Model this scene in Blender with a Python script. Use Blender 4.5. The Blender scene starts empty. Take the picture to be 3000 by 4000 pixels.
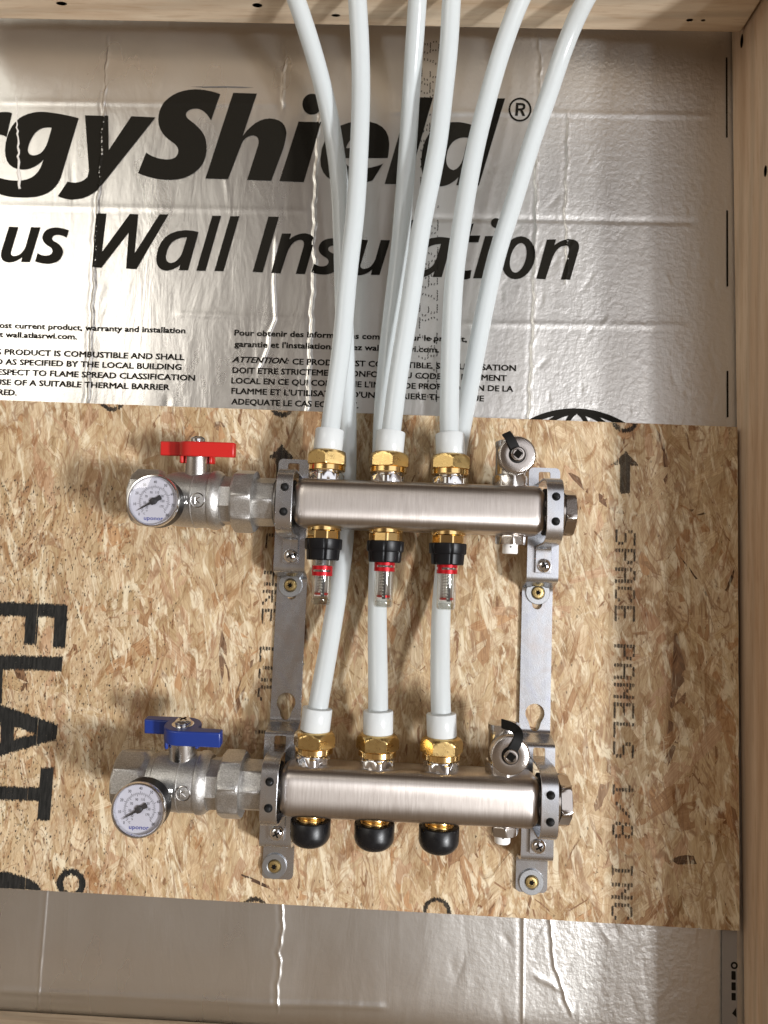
import bpy, bmesh, math, random
import numpy as np
from mathutils import Vector, Matrix
random.seed(7); np.random.seed(7)
PI = math.pi
SC = bpy.context.scene
COL = SC.collection
MM = 0.001
# ------------------------------------------------------------------ camera
cam = bpy.data.cameras.new('camera'); cam_o = bpy.data.objects.new('camera', cam); COL.objects.link(cam_o)
cam.sensor_fit = 'HORIZONTAL'; cam.sensor_width = 36.0; cam.lens = 33.265
cam.clip_start = 0.02; cam.clip_end = 60
r_, u_, f_ = (Vector((0.99888, 0.02722, 0.03875)), Vector((-0.03626, -0.08656, 0.99559)), Vector((-0.03045, 0.99587, 0.08548)))
M4 = Matrix.Identity(4)
for i in range(3):
    M4[i][0] = r_[i]; M4[i][1] = u_[i]; M4[i][2] = -f_[i]
M4[1][3] = -0.640                      # 64 cm in front of the foil face (y = 0)
cam_o.matrix_world = M4
cam.dof.use_dof = True; cam.dof.focus_distance = 0.57; cam.dof.aperture_fstop = 11
SC.camera = cam_o
# ------------------------------------------------------------------ light
w = bpy.data.worlds.new('World'); SC.world = w; w.use_nodes = True
def area(name, loc, target, sx, sy, power, col):
    l = bpy.data.lights.new(name, 'AREA'); l.shape = 'RECTANGLE'; l.size = sx; l.size_y = sy
    l.energy = power; l.color = col
    o = bpy.data.objects.new(name, l); COL.objects.link(o); o.location = loc
    d = Vector(target) - Vector(loc); o.rotation_euler = d.to_track_quat('-Z', 'Y').to_euler()
    return o
area('window_light', (3.5, -3.7, -0.95), (0, 0, 0), 0.36, 0.72, 275, (0.965, 0.98, 1.0))
area('second_window_light', (2.55, -4.3, -0.75), (0, 0, 0), 0.25, 0.8, 55, (0.97, 0.975, 1.0))
area('side_window_light', (-2.0, -3.0, 1.25), (0, 0, 0.1), 1.1, 1.0, 13, (1.0, 0.96, 0.9))
SC.view_settings.view_transform = 'Standard'; SC.view_settings.look = 'None'
SC.view_settings.gamma = 1.0; SC.view_settings.exposure = 0.07; SC.view_settings.use_curve_mapping = False
SC.render.engine = 'CYCLES'
SC.cycles.use_denoising = True; SC.cycles.denoising_prefilter = 'ACCURATE'; SC.cycles.use_adaptive_sampling = False
SC.cycles.max_bounces = 10; SC.cycles.transparent_max_bounces = 24
SC.cycles.sample_clamp_indirect = 6
def build_world():
    nt = w.node_tree; N = nt.nodes; L = nt.links; N.clear()
    out = N.new('ShaderNodeOutputWorld'); bg = N.new('ShaderNodeBackground'); L.new(bg.outputs[0], out.inputs[0])
    tc = N.new('ShaderNodeTexCoord')
    # dim timber room: mottled warm brown, darker overhead
    mp = N.new('ShaderNodeMapping'); mp.inputs['Scale'].default_value = (5, 5, 1.1); L.new(tc.outputs['Generated'], mp.inputs[0])
    no = N.new('ShaderNodeTexNoise'); no.inputs['Scale'].default_value = 1.6; no.inputs['Detail'].default_value = 3
    L.new(mp.outputs[0], no.inputs[0])
    rp = N.new('ShaderNodeValToRGB'); L.new(no.outputs[0], rp.inputs[0])
    e = rp.color_ramp.elements; e[0].position = .36; e[0].color = (.13, .092, .066, 1); e[1].position = .66; e[1].color = (.56, .42, .31, 1)
    cur = rp.outputs[0]
    def patch(direction, c0, c1, colour):
        nonlocal cur
        d = Vector(direction).normalized()
        dp = N.new('ShaderNodeVectorMath'); dp.operation = 'DOT_PRODUCT'; dp.inputs[1].default_value = d
        L.new(tc.outputs['Generated'], dp.inputs[0])
        mr = N.new('ShaderNodeMapRange'); mr.interpolation_type = 'SMOOTHSTEP'
        mr.inputs[1].default_value = c0; mr.inputs[2].default_value = c1; L.new(dp.outputs['Value'], mr.inputs[0])
        mx = N.new('ShaderNodeMix'); mx.data_type = 'RGBA'; L.new(mr.outputs[0], mx.inputs[0]); L.new(cur, mx.inputs[6]); mx.inputs[7].default_value = (*colour, 1)
        cur = mx.outputs[2]
    patch((0, -.35, 1), .35, .85, (.13, .095, .075))           # joists overhead
    patch((-.66, -.66, .38), .90, .98, (1.95, 1.84, 1.62))      # pale wall and window on that side
    patch((.45, -.87, .10), .885, .965, (1.75, 1.72, 1.78))    # big daylit opening beside the viewer
    patch((-.17, -.97, .10), .945, .985, (.19, .145, .115))    # someone standing in front of the wall
    patch((0, -.35, -1), .30, .78, (.36, .27, .19))            # plywood floor
    L.new(cur, bg.inputs[0]); bg.inputs[1].default_value = 0.66
build_world()
# ------------------------------------------------------------------ node helpers
def mat(name, base=(.8, .8, .8), rough=.5, metal=0.0, **kw):
    m = bpy.data.materials.new(name); m.use_nodes = True
    b = m.node_tree.nodes['Principled BSDF']
    b.inputs['Base Color'].default_value = (*base, 1); b.inputs['Roughness'].default_value = rough; b.inputs['Metallic'].default_value = metal
    for k, v in kw.items(): b.inputs[k.replace('_', ' ')].default_value = v
    return m
def nd(m, kind, **kw):
    n = m.node_tree.nodes.new('ShaderNode' + kind)
    for k, v in kw.items():
        if hasattr(n, k): setattr(n, k, v)
        else: n.inputs[k.replace('_', ' ')].default_value = v
    return n
def lk(m, a, b): m.node_tree.links.new(a, b)
def bsdf(m): return m.node_tree.nodes['Principled BSDF']
def coords(m, scale=(1, 1, 1), src='Object', turn=0.0):
    tc = nd(m, 'TexCoord'); o = tc.outputs[src]
    if turn:
        r = nd(m, 'Mapping'); r.inputs['Rotation'].default_value = (0, turn, 0); lk(m, o, r.inputs[0]); o = r.outputs[0]
    mp = nd(m, 'Mapping'); mp.inputs['Scale'].default_value = scale
    lk(m, o, mp.inputs[0]); return mp.outputs[0]
def noise(m, vec, scale, detail=4, rough=.55, dist=0.0):
    n = nd(m, 'TexNoise'); n.inputs['Scale'].default_value = scale; n.inputs['Detail'].default_value = detail
    n.inputs['Roughness'].default_value = rough; n.inputs['Distortion'].default_value = dist
    lk(m, vec, n.inputs[0]); return n.outputs[0]
def ramp(m, fac, stops):
    r = nd(m, 'ValToRGB'); el = r.color_ramp.elements
    while len(el) < len(stops): el.new(.5)
    for e, (p, c) in zip(el, stops): e.position = p; e.color = (*c, 1) if len(c) == 3 else c
    lk(m, fac, r.inputs[0]); return r.outputs[0]
def mixc(m, fac, a, b, mode='MIX'):
    x = nd(m, 'Mix'); x.data_type = 'RGBA'; x.blend_type = mode
    for s, v in ((0, fac), (6, a), (7, b)):
        if hasattr(v, 'is_output'): lk(m, v, x.inputs[s])
        else: x.inputs[s].default_value = v if s == 0 else (*v, 1)
    return x.outputs[2]
def mapr(m, v, a, b, c, d):
    n = nd(m, 'MapRange')
    for i, q in enumerate((a, b, c, d)): n.inputs[i + 1].default_value = q
    lk(m, v, n.inputs[0]); return n.outputs[0]
def bump(m, hgt, strength, dist, prev=None):
    b = nd(m, 'Bump'); b.inputs['Strength'].default_value = strength; b.inputs['Distance'].default_value = dist
    lk(m, hgt, b.inputs['Height'])
    if prev: lk(m, prev, b.inputs['Normal'])
    lk(m, b.outputs[0], bsdf(m).inputs['Normal']); return b.outputs[0]
G = lambda v: (v, v, v)
# ------------------------------------------------------------------ mesh helpers: all in millimetres, (x, h, z), h = height off the foil
class MB:
    def __init__(s): s.v = []; s.f = []
    def add(s, vs, fs):
        o = len(s.v); s.v += vs; s.f += [tuple(i + o for i in f) for f in fs]
    def box(s, x0, x1, h0, h1, z0, z1):
        s.add([(x, h, z) for x in (x0, x1) for h in (h0, h1) for z in (z0, z1)], [(0, 1, 3, 2), (4, 6, 7, 5), (0, 4, 5, 1), (2, 3, 7, 6), (0, 2, 6, 4), (1, 5, 7, 3)])
    def rings(s, R, closed=False, cap=True):
        n = len(R[0]); vs = [p for r in R for p in r]; fs = []
        m = len(R)
        for i in range(m if closed else m - 1):
            a, b = i * n, ((i + 1) % m) * n
            for k in range(n): fs.append((a + k, a + (k + 1) % n, b + (k + 1) % n, b + k))
        if cap and not closed: fs.append(tuple(range(n))); fs.append(tuple(range((m - 1) * n, m * n)))
        s.add(vs, fs)
    def lathe(s, prof, c, axis='z', n=48, sides=0, ap=0, th0=0.0, rf=None, cap=True):
        R = []
        for r, t in prof:
            ring = []
            for k in range(n):
                a = 2 * PI * k / n + (th0 + PI / sides if sides else 0); q = r
                if sides:
                    st = 2 * PI / sides; b = ((a - th0 + st / 2) % st) - st / 2
                    q = min(r, ap / math.cos(b))
                if rf: q = rf(q, a)
                ca, sa = q * math.cos(a), q * math.sin(a)
                if axis == 'z': p = (c[0] + ca, c[1] + sa, c[2] + t)
                elif axis == 'x': p = (c[0] + t, c[1] + ca, c[2] + sa)
                else: p = (c[0] + ca, c[1] + t, c[2] + sa)
                ring.append(p)
            R.append(ring)
        s.rings(R, cap=cap)
    def sweep(s, pts, r, n=20, cap=True):
        P = [Vector([float(c) for c in p]) for p in pts]; R = []; up = Vector((0, 1, 0)); rr = r if hasattr(r, '__len__') else [r] * len(P)
        for i, p in enumerate(P):
            t = (P[min(i + 1, len(P) - 1)] - P[max(i - 1, 0)]).normalized()
            a = up - t * up.dot(t)
            if a.length < 1e-4: a = Vector((1, 0, 0)) - t * t.x
            a.normalize(); up = a; b = t.cross(a)
            R.append([tuple(p + float(rr[i]) * (math.cos(2 * PI * k / n) * a + math.sin(2 * PI * k / n) * b)) for k in range(n)])
        s.rings(R, cap=cap)
    def ribbon(s, path, th, x0, x1):           # path of (z, h), extruded along x
        n = len(path); A = []; B = []
        for i, (z, h) in enumerate(path):
            z0, h0 = path[max(i - 1, 0)]; z1, h1 = path[min(i + 1, n - 1)]
            tz, th_ = z1 - z0, h1 - h0; l = math.hypot(tz, th_) or 1
            nz, nh = -th_ / l * th / 2, tz / l * th / 2
            A.append((z + nz, h + nh)); B.append((z - nz, h - nh))
        loop = A + B[::-1]
        s.rings([[(x0, h, z) for z, h in loop], [(x1, h, z) for z, h in loop]], cap=False)
        m = len(loop); o = len(s.v) - 2 * m
        for side in (0, m):
            for i in range(n - 1): s.f.append((o + side + i, o + side + i + 1, o + side + m - 2 - i, o + side + m - 1 - i))
    def prism(s, poly, h0, h1):                # polygon of (x, z)
        s.rings([[(x, h0, z) for x, z in poly], [(x, h1, z) for x, z in poly]])
    def xform(s, fn): s.v = [tuple(fn(*p)) for p in s.v]; return s
def to_mesh(mb, name, origin=(0, 0, 0), smooth=35, recalc=True):
    me = bpy.data.meshes.new(name)
    me.from_pydata([((x - origin[0]) * MM, -(h - origin[1]) * MM, (z - origin[2]) * MM) for x, h, z in mb.v], [], mb.f)
    if recalc:
        bm = bmesh.new(); bm.from_mesh(me); bmesh.ops.recalc_face_normals(bm, faces=bm.faces); bm.to_mesh(me); bm.free()
    if smooth:
        me.polygons.foreach_set('use_smooth', [True] * len(me.polygons)); me.set_sharp_from_angle(angle=math.radians(smooth))
    return me
def tag(o, label=None, cat=None, group=None, kind=None):
    for k, v in (('label', label), ('category', cat), ('group', group), ('kind', kind)):
        if v: o[k] = v
    return o
ORG = {}
def thing(name, label, cat, org, group=None):
    o = bpy.data.objects.new(name, None); COL.objects.link(o); o.empty_display_size = .01
    o.location = (org[0] * MM, -org[1] * MM, org[2] * MM); ORG[o.name] = org
    return tag(o, label, cat, group)
def obj(name, mb, m, parent=None, org=None, smooth=35, bevel=0, bseg=2, recalc=True):
    if parent is not None: o0 = ORG[parent.name]
    else: o0 = org or (0, 0, 0)
    me = mb if isinstance(mb, bpy.types.Mesh) else to_mesh(mb, name, o0, smooth, recalc)
    o = bpy.data.objects.new(name, me); COL.objects.link(o); me.materials.append(m)
    ORG[o.name] = o0
    if parent is not None: o.parent = parent
    else: o.location = (o0[0] * MM, -o0[1] * MM, o0[2] * MM)
    if bevel:
        b = o.modifiers.new('edge', 'BEVEL'); b.width = bevel * MM; b.segments = bseg; b.limit_method = 'ANGLE'; b.angle_limit = math.radians(50)
        b.harden_normals = False
    return o
def dup(root, org, label=None, group=None):    # the thing, its parts and their sub-parts
    def cp(o, par):
        c = o.copy(); COL.objects.link(c); ORG[c.name] = org
        if par is not None: c.parent = par
        for ch in [x for x in SC.objects if x.parent == o]: cp(ch, c)
        return c
    r = cp(root, None); r.location = (org[0] * MM, -org[1] * MM, org[2] * MM)
    if label: r['label'] = label
    if group: r['group'] = group
    return r
def child(o, stem): return [x for x in SC.objects if x.parent == o and x.name.split('.')[0] == stem]
def fill2d(polys, cut=()):                     # even-odd filled flat mesh from outlines [(x, z)...]
    cu = bpy.data.curves.new('tmp', 'CURVE'); cu.dimensions = '2D'; cu.fill_mode = 'BOTH'
    for P in polys:
        sp = cu.splines.new('POLY'); sp.points.add(len(P) - 1); sp.use_cyclic_u = True
        for q, (x, z) in zip(sp.points, P): q.co = (x, z, 0, 1)
    return curve_data(cu)
def curve_data(cu):
    o = bpy.data.objects.new('tmp', cu); COL.objects.link(o)
    dg = bpy.context.evaluated_depsgraph_get(); me = bpy.data.meshes.new_from_object(o.evaluated_get(dg))
    v = [(p.co.x, p.co.y) for p in me.vertices]; f = [tuple(p.vertices) for p in me.polygons]
    bpy.data.objects.remove(o); bpy.data.curves.remove(cu); bpy.data.meshes.remove(me)
    return v, f
def text2d(s, bold=0.0, shear=0.0, res=2, space=1.0):
    cu = bpy.data.curves.new('tmp', 'FONT'); cu.body = s; cu.size = 1.0; cu.offset = bold; cu.shear = shear; cu.resolution_u = res; cu.space_character = space
    cu.fill_mode = 'FRONT'
    return curve_data(cu)
def finer(v, f, h, passes=3):                  # split long edges so a flat print can follow a wavy sheet
    bm = bmesh.new(); B = [bm.verts.new((x, z, 0)) for x, z in v]
    for q in f:
        try: bm.faces.new([B[i] for i in q])
        except ValueError: pass
    bmesh.ops.triangulate(bm, faces=bm.faces)
    for _ in range(passes):
        E = [e for e in bm.edges if e.calc_length() > h]
        if not E: break
        bmesh.ops.subdivide_edges(bm, edges=E, cuts=1)
        bmesh.ops.triangulate(bm, faces=bm.faces)
    bm.verts.index_update()
    vv = [(p.co.x, p.co.y) for p in bm.verts]; ff = [tuple(p.index for p in q.verts) for q in bm.faces]; bm.free()
    return vv, ff
def pairs(l): return [(l[i], l[i + 1]) for i in range(0, len(l), 2)]
def rrect(x0, z0, x1, z1, r, n=6):
    P = []
    for cx, cz, a0 in ((x1 - r, z1 - r, 0), (x0 + r, z1 - r, 90), (x0 + r, z0 + r, 180), (x1 - r, z0 + r, 270)):
        for k in range(n + 1):
            a = math.radians(a0 + 90 * k / n); P.append((cx + r * math.cos(a), cz + r * math.sin(a)))
    return P
def circ(cx, cz, r, n=24, a0=0, a1=360):
    return [(cx + r * math.cos(math.radians(a0 + (a1 - a0) * k / n)), cz + r * math.sin(math.radians(a0 + (a1 - a0) * k / n))) for k in range(n)]
HEADLINE = [
[-440,427.3,-419.5,428.2,-420,418.3,-417.5,421.7,-414.7,424.4,-411.7,426.6,-408.5,428.2,-405.1,429.2,-401.4,429.5,-400,429.5,-398.8,429.5,-397.5,429.3,-396.3,429.1,-395.1,428.8,-394,428.5,-397.4,404.2,-398.9,405,-400.3,405.6,-401.9,406.1,-403.4,406.4,-405,406.4,-406.7,406.3,-411.1,405.1,-414.8,402.8,-417.9,399.4,-420.4,395,-422.3,389.5,-423.5,383,-426,360.8,-447.6,361],
[-328.3,424.4,-341.2,363.9,-343.2,359.2,-345.8,355.1,-349,351.6,-352.9,348.7,-357.4,346.5,-362.6,344.9,-367.1,344.3,-371.5,343.9,-376,343.7,-380.5,343.7,-385,343.9,-389.6,344.3,-391.8,344.7,-394.1,345.2,-396.5,345.8,-398.8,346.6,-401.1,347.5,-403.5,348.6,-401.3,363,-397.1,361.9,-393.1,361.1,-389.3,360.6,-385.5,360.4,-382,360.4,-378.6,360.7,-373.7,361.9,-369.5,363.8,-366.1,366.6,-363.3,370.2,-361.2,374.5,-359.8,379.8,-358.9,382.6,-361.7,379.4,-364.7,376.7,-367.9,374.6,-371.2,373.1,-374.7,372.1,-378.3,371.7,-383.8,372.1,-388.3,373.6,-391.9,376.2,-394.7,379.9,-396.6,384.7,-397.6,390.6,-397.6,397.4,-396.8,403.6,-395.3,409.4,-393,414.7,-389.9,419.4,-386.1,423.7,-382.1,426.1,-378,427.9,-373.8,429.2,-369.5,430,-365,430.3,-360.5,430.1,-355.2,429.6,-349.8,428.9,-344.5,428,-339.1,427,-333.7,425.8,-328.3,424.4],
[-353.6,414.5,-356.9,414.7,-360,414.5,-362.8,413.8,-365.3,412.6,-367.6,410.9,-369.7,408.8,-371.3,406,-372.7,403.1,-373.8,400.3,-374.7,397.4,-375.2,394.5,-375.5,391.5,-375,389.8,-374.3,388.5,-373.2,387.4,-371.9,386.6,-370.2,386.2,-368.2,386.1,-365.4,386.8,-362.9,388.2,-360.8,390.3,-359,393.1,-357.5,396.6,-356.3,400.8],
[-322.2,427.4,-299.6,427.4,-296.7,392.8,-277.1,427.6,-253.7,426.9,-300.8,357.9,-304.4,353.4,-308.4,349.8,-312.9,346.9,-317.8,344.8,-323.1,343.5,-328.8,342.9,-331.4,343.1,-333.8,343.4,-336.2,343.8,-338.4,344.4,-340.5,345,-342.5,345.8,-334.2,360.6,-330.3,359.9,-326.7,359.7,-323.4,360.3,-320.4,361.4,-317.7,363.2,-315.3,365.7,-314.2,371.5],
[-192.4,451.6,-196.3,453,-200.4,454.1,-204.4,454.9,-208.5,455.6,-212.5,455.9,-216.7,456.1,-222.8,455.5,-228.4,454.3,-233.5,452.5,-238.1,450,-242.2,446.8,-245.7,443,-247.7,439.8,-249.2,436.4,-250.2,432.9,-250.7,429.3,-250.8,425.6,-250.4,421.8,-249.5,418,-247.9,414.4,-245.8,411.1,-243,407.9,-239.6,405,-235.7,402.3,-233.5,400.7,-231.9,399.1,-230.6,397.4,-229.8,395.7,-229.4,393.8,-229.4,391.9,-229.9,389.8,-230.9,388,-232.4,386.6,-234.5,385.6,-237,385,-240.1,384.7,-243.8,385,-247.3,385.6,-250.7,386.5,-254,387.7,-257.2,389.3,-260.2,391.3,-266.6,370.7,-261.7,368.7,-256.6,367.1,-251.3,365.9,-245.8,365,-240.2,364.6,-234.3,364.5,-228,365.3,-222.2,366.8,-217.1,369.2,-212.6,372.3,-208.6,376.2,-205.3,380.9,-203.7,385.2,-202.6,389.7,-202.2,394.3,-202.5,399,-203.3,403.8,-204.8,408.7,-206.3,411.4,-208.2,414.1,-210.6,416.8,-213.4,419.4,-216.6,422.1,-220.3,424.8,-221.7,425.9,-222.8,427,-223.6,428.2,-224.1,429.4,-224.3,430.5,-224.1,431.7,-223.3,433.2,-222.2,434.3,-220.7,435.3,-218.9,436,-216.8,436.4,-214.3,436.6,-211.7,436.2,-209.2,435.1,-206.7,433.5,-204.3,431.2,-202,428.3,-199.7,424.7],
[-179.9,453.2,-157.1,453,-168.5,409.5,-164.9,414.9,-161,419.4,-156.9,423,-152.7,425.7,-148.2,427.4,-143.5,428.2,-138.7,427.7,-134.6,426.4,-131.4,424.4,-129,421.7,-127.4,418.1,-126.5,413.9,-126.7,411.8,-126.9,409.6,-127.2,407.2,-127.6,404.6,-128.1,401.8,-128.6,398.8,-138.6,365.8,-161.6,366.2,-153.1,400.6,-152.8,403.4,-152.9,405.8,-153.5,407.8,-154.6,409.3,-156.1,410.3,-158.1,410.9,-160.6,410.4,-162.7,409.6,-164.6,408.4,-166.3,406.8,-167.7,404.8,-168.8,402.5,-180,366.5,-201.6,366.7],
[-94.2,443.7,-94.4,441,-95.2,438.4,-96.6,436.2,-98.4,434.5,-100.6,433.4,-103,433,-105.5,433.3,-107.8,434.3,-109.8,435.9,-111.4,438.1,-112.4,440.6,-112.9,443.3,-112.7,446,-111.9,448.6,-110.5,450.8,-108.6,452.5,-106.4,453.6,-104,454,-101.6,453.7,-99.3,452.7,-97.3,451,-95.7,448.9,-94.7,446.4],
[-115.6,425.7,-93.8,425.5,-107.7,365.4,-130.7,365.8],
[-29.1,391,-69.7,390.1,-69.2,387,-68,384.4,-66.1,382.3,-63.4,380.9,-60.1,380,-56.1,379.6,-51.8,380,-47.7,380.6,-43.8,381.4,-40.1,382.4,-36.6,383.7,-33.3,385.2,-42.5,368.5,-46.1,367.2,-49.9,366.1,-53.8,365.3,-57.9,364.8,-62.1,364.5,-66.4,364.5,-74.3,365.6,-80.9,367.9,-86,371.2,-89.7,375.7,-92.1,381.3,-93,388,-92,399.3,-89,408.8,-83.9,416.3,-76.6,421.9,-67.3,425.5,-55.9,427.2,-47.7,426.7,-41,424.9,-35.7,421.9,-31.8,417.7,-29.2,412.2,-28.1,405.6,-28.1,403.2,-28.1,400.9,-28.2,398.5,-28.4,396,-28.7,393.5,-29.1,391],
[-69,400.1,-48.1,400.5,-47.9,404.1,-48.3,407,-49.3,409.3,-51,410.9,-53.3,412,-56.3,412.4,-59.4,411.8,-62.1,410.7,-64.5,408.9,-66.4,406.6,-67.9,403.6,-69,400.1],
[-10.2,451.9,11.8,452.3,-9.1,365.4,-31,365.3],
[58.6,452.5,80,452.5,57.6,365.8,36.4,365.7,38.3,373.8,35.7,370.9,32.9,368.6,30,366.7,27.1,365.4,24,364.6,20.8,364.2,15.4,365.1,11,367.2,7.5,370.5,4.9,375,3.3,380.8,2.5,387.8,3.2,399.1,5.5,408.6,9.2,416.3,14.5,422.1,21.3,426,29.7,428,33.9,428.2,38,428.1,41.7,427.6,45.3,426.9,48.6,425.9,51.7,424.6],
[46.5,412.9,42,413.1,38.1,412.4,34.6,410.6,31.6,408,29.2,404.4,27.3,399.8,26.4,394.5,26.2,390,26.9,386.4,28.3,383.6,30.4,381.6,33.3,380.5,36,381.8,38.3,384,40.3,387.2,41.9,391.4,43.1,396.5,44,402.5],
[105.2,441.8,104.9,438.7,103.8,435.8,102.2,433.3,100,431.3,97.3,430.1,94.5,429.6,91.7,430,89.1,431.1,86.8,432.9,85,435.4,83.8,438.3,83.4,441.4,83.7,444.5,84.7,447.4,86.4,450,88.6,451.9,91.2,453.2,94,453.7,96.8,453.3,99.5,452.1,101.8,450.3,103.6,447.8,104.7,444.9],
[103.4,441.8,103.2,439.2,102.3,436.7,100.9,434.6,99,432.9,96.9,431.8,94.5,431.4,92.1,431.7,89.9,432.7,88,434.3,86.5,436.4,85.5,438.8,85.1,441.4,85.4,444.1,86.2,446.5,87.6,448.7,89.5,450.3,91.7,451.4,94,451.8,96.4,451.5,98.7,450.5,100.6,448.9,102.1,446.9,103.1,444.4],
[89.8,435.3,90.4,448.3,94.8,448.3,96.2,448.2,97.4,447.9,98.4,447.4,99,446.7,99.4,445.8,99.4,444.7,99.3,443.8,99.1,443,98.7,442.3,98.2,441.7,97.5,441.3,96.7,441,99.4,435.2,96.6,435.2,94.3,440.5,92.6,440.4,92.5,435.3],
[92.7,446,92.7,442.7,94.9,442.8,95.6,442.9,96.1,443.1,96.5,443.3,96.8,443.6,97,444,97.1,444.4,97,444.9,96.8,445.3,96.5,445.7,96,445.9,95.5,446,94.8,446]]
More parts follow.
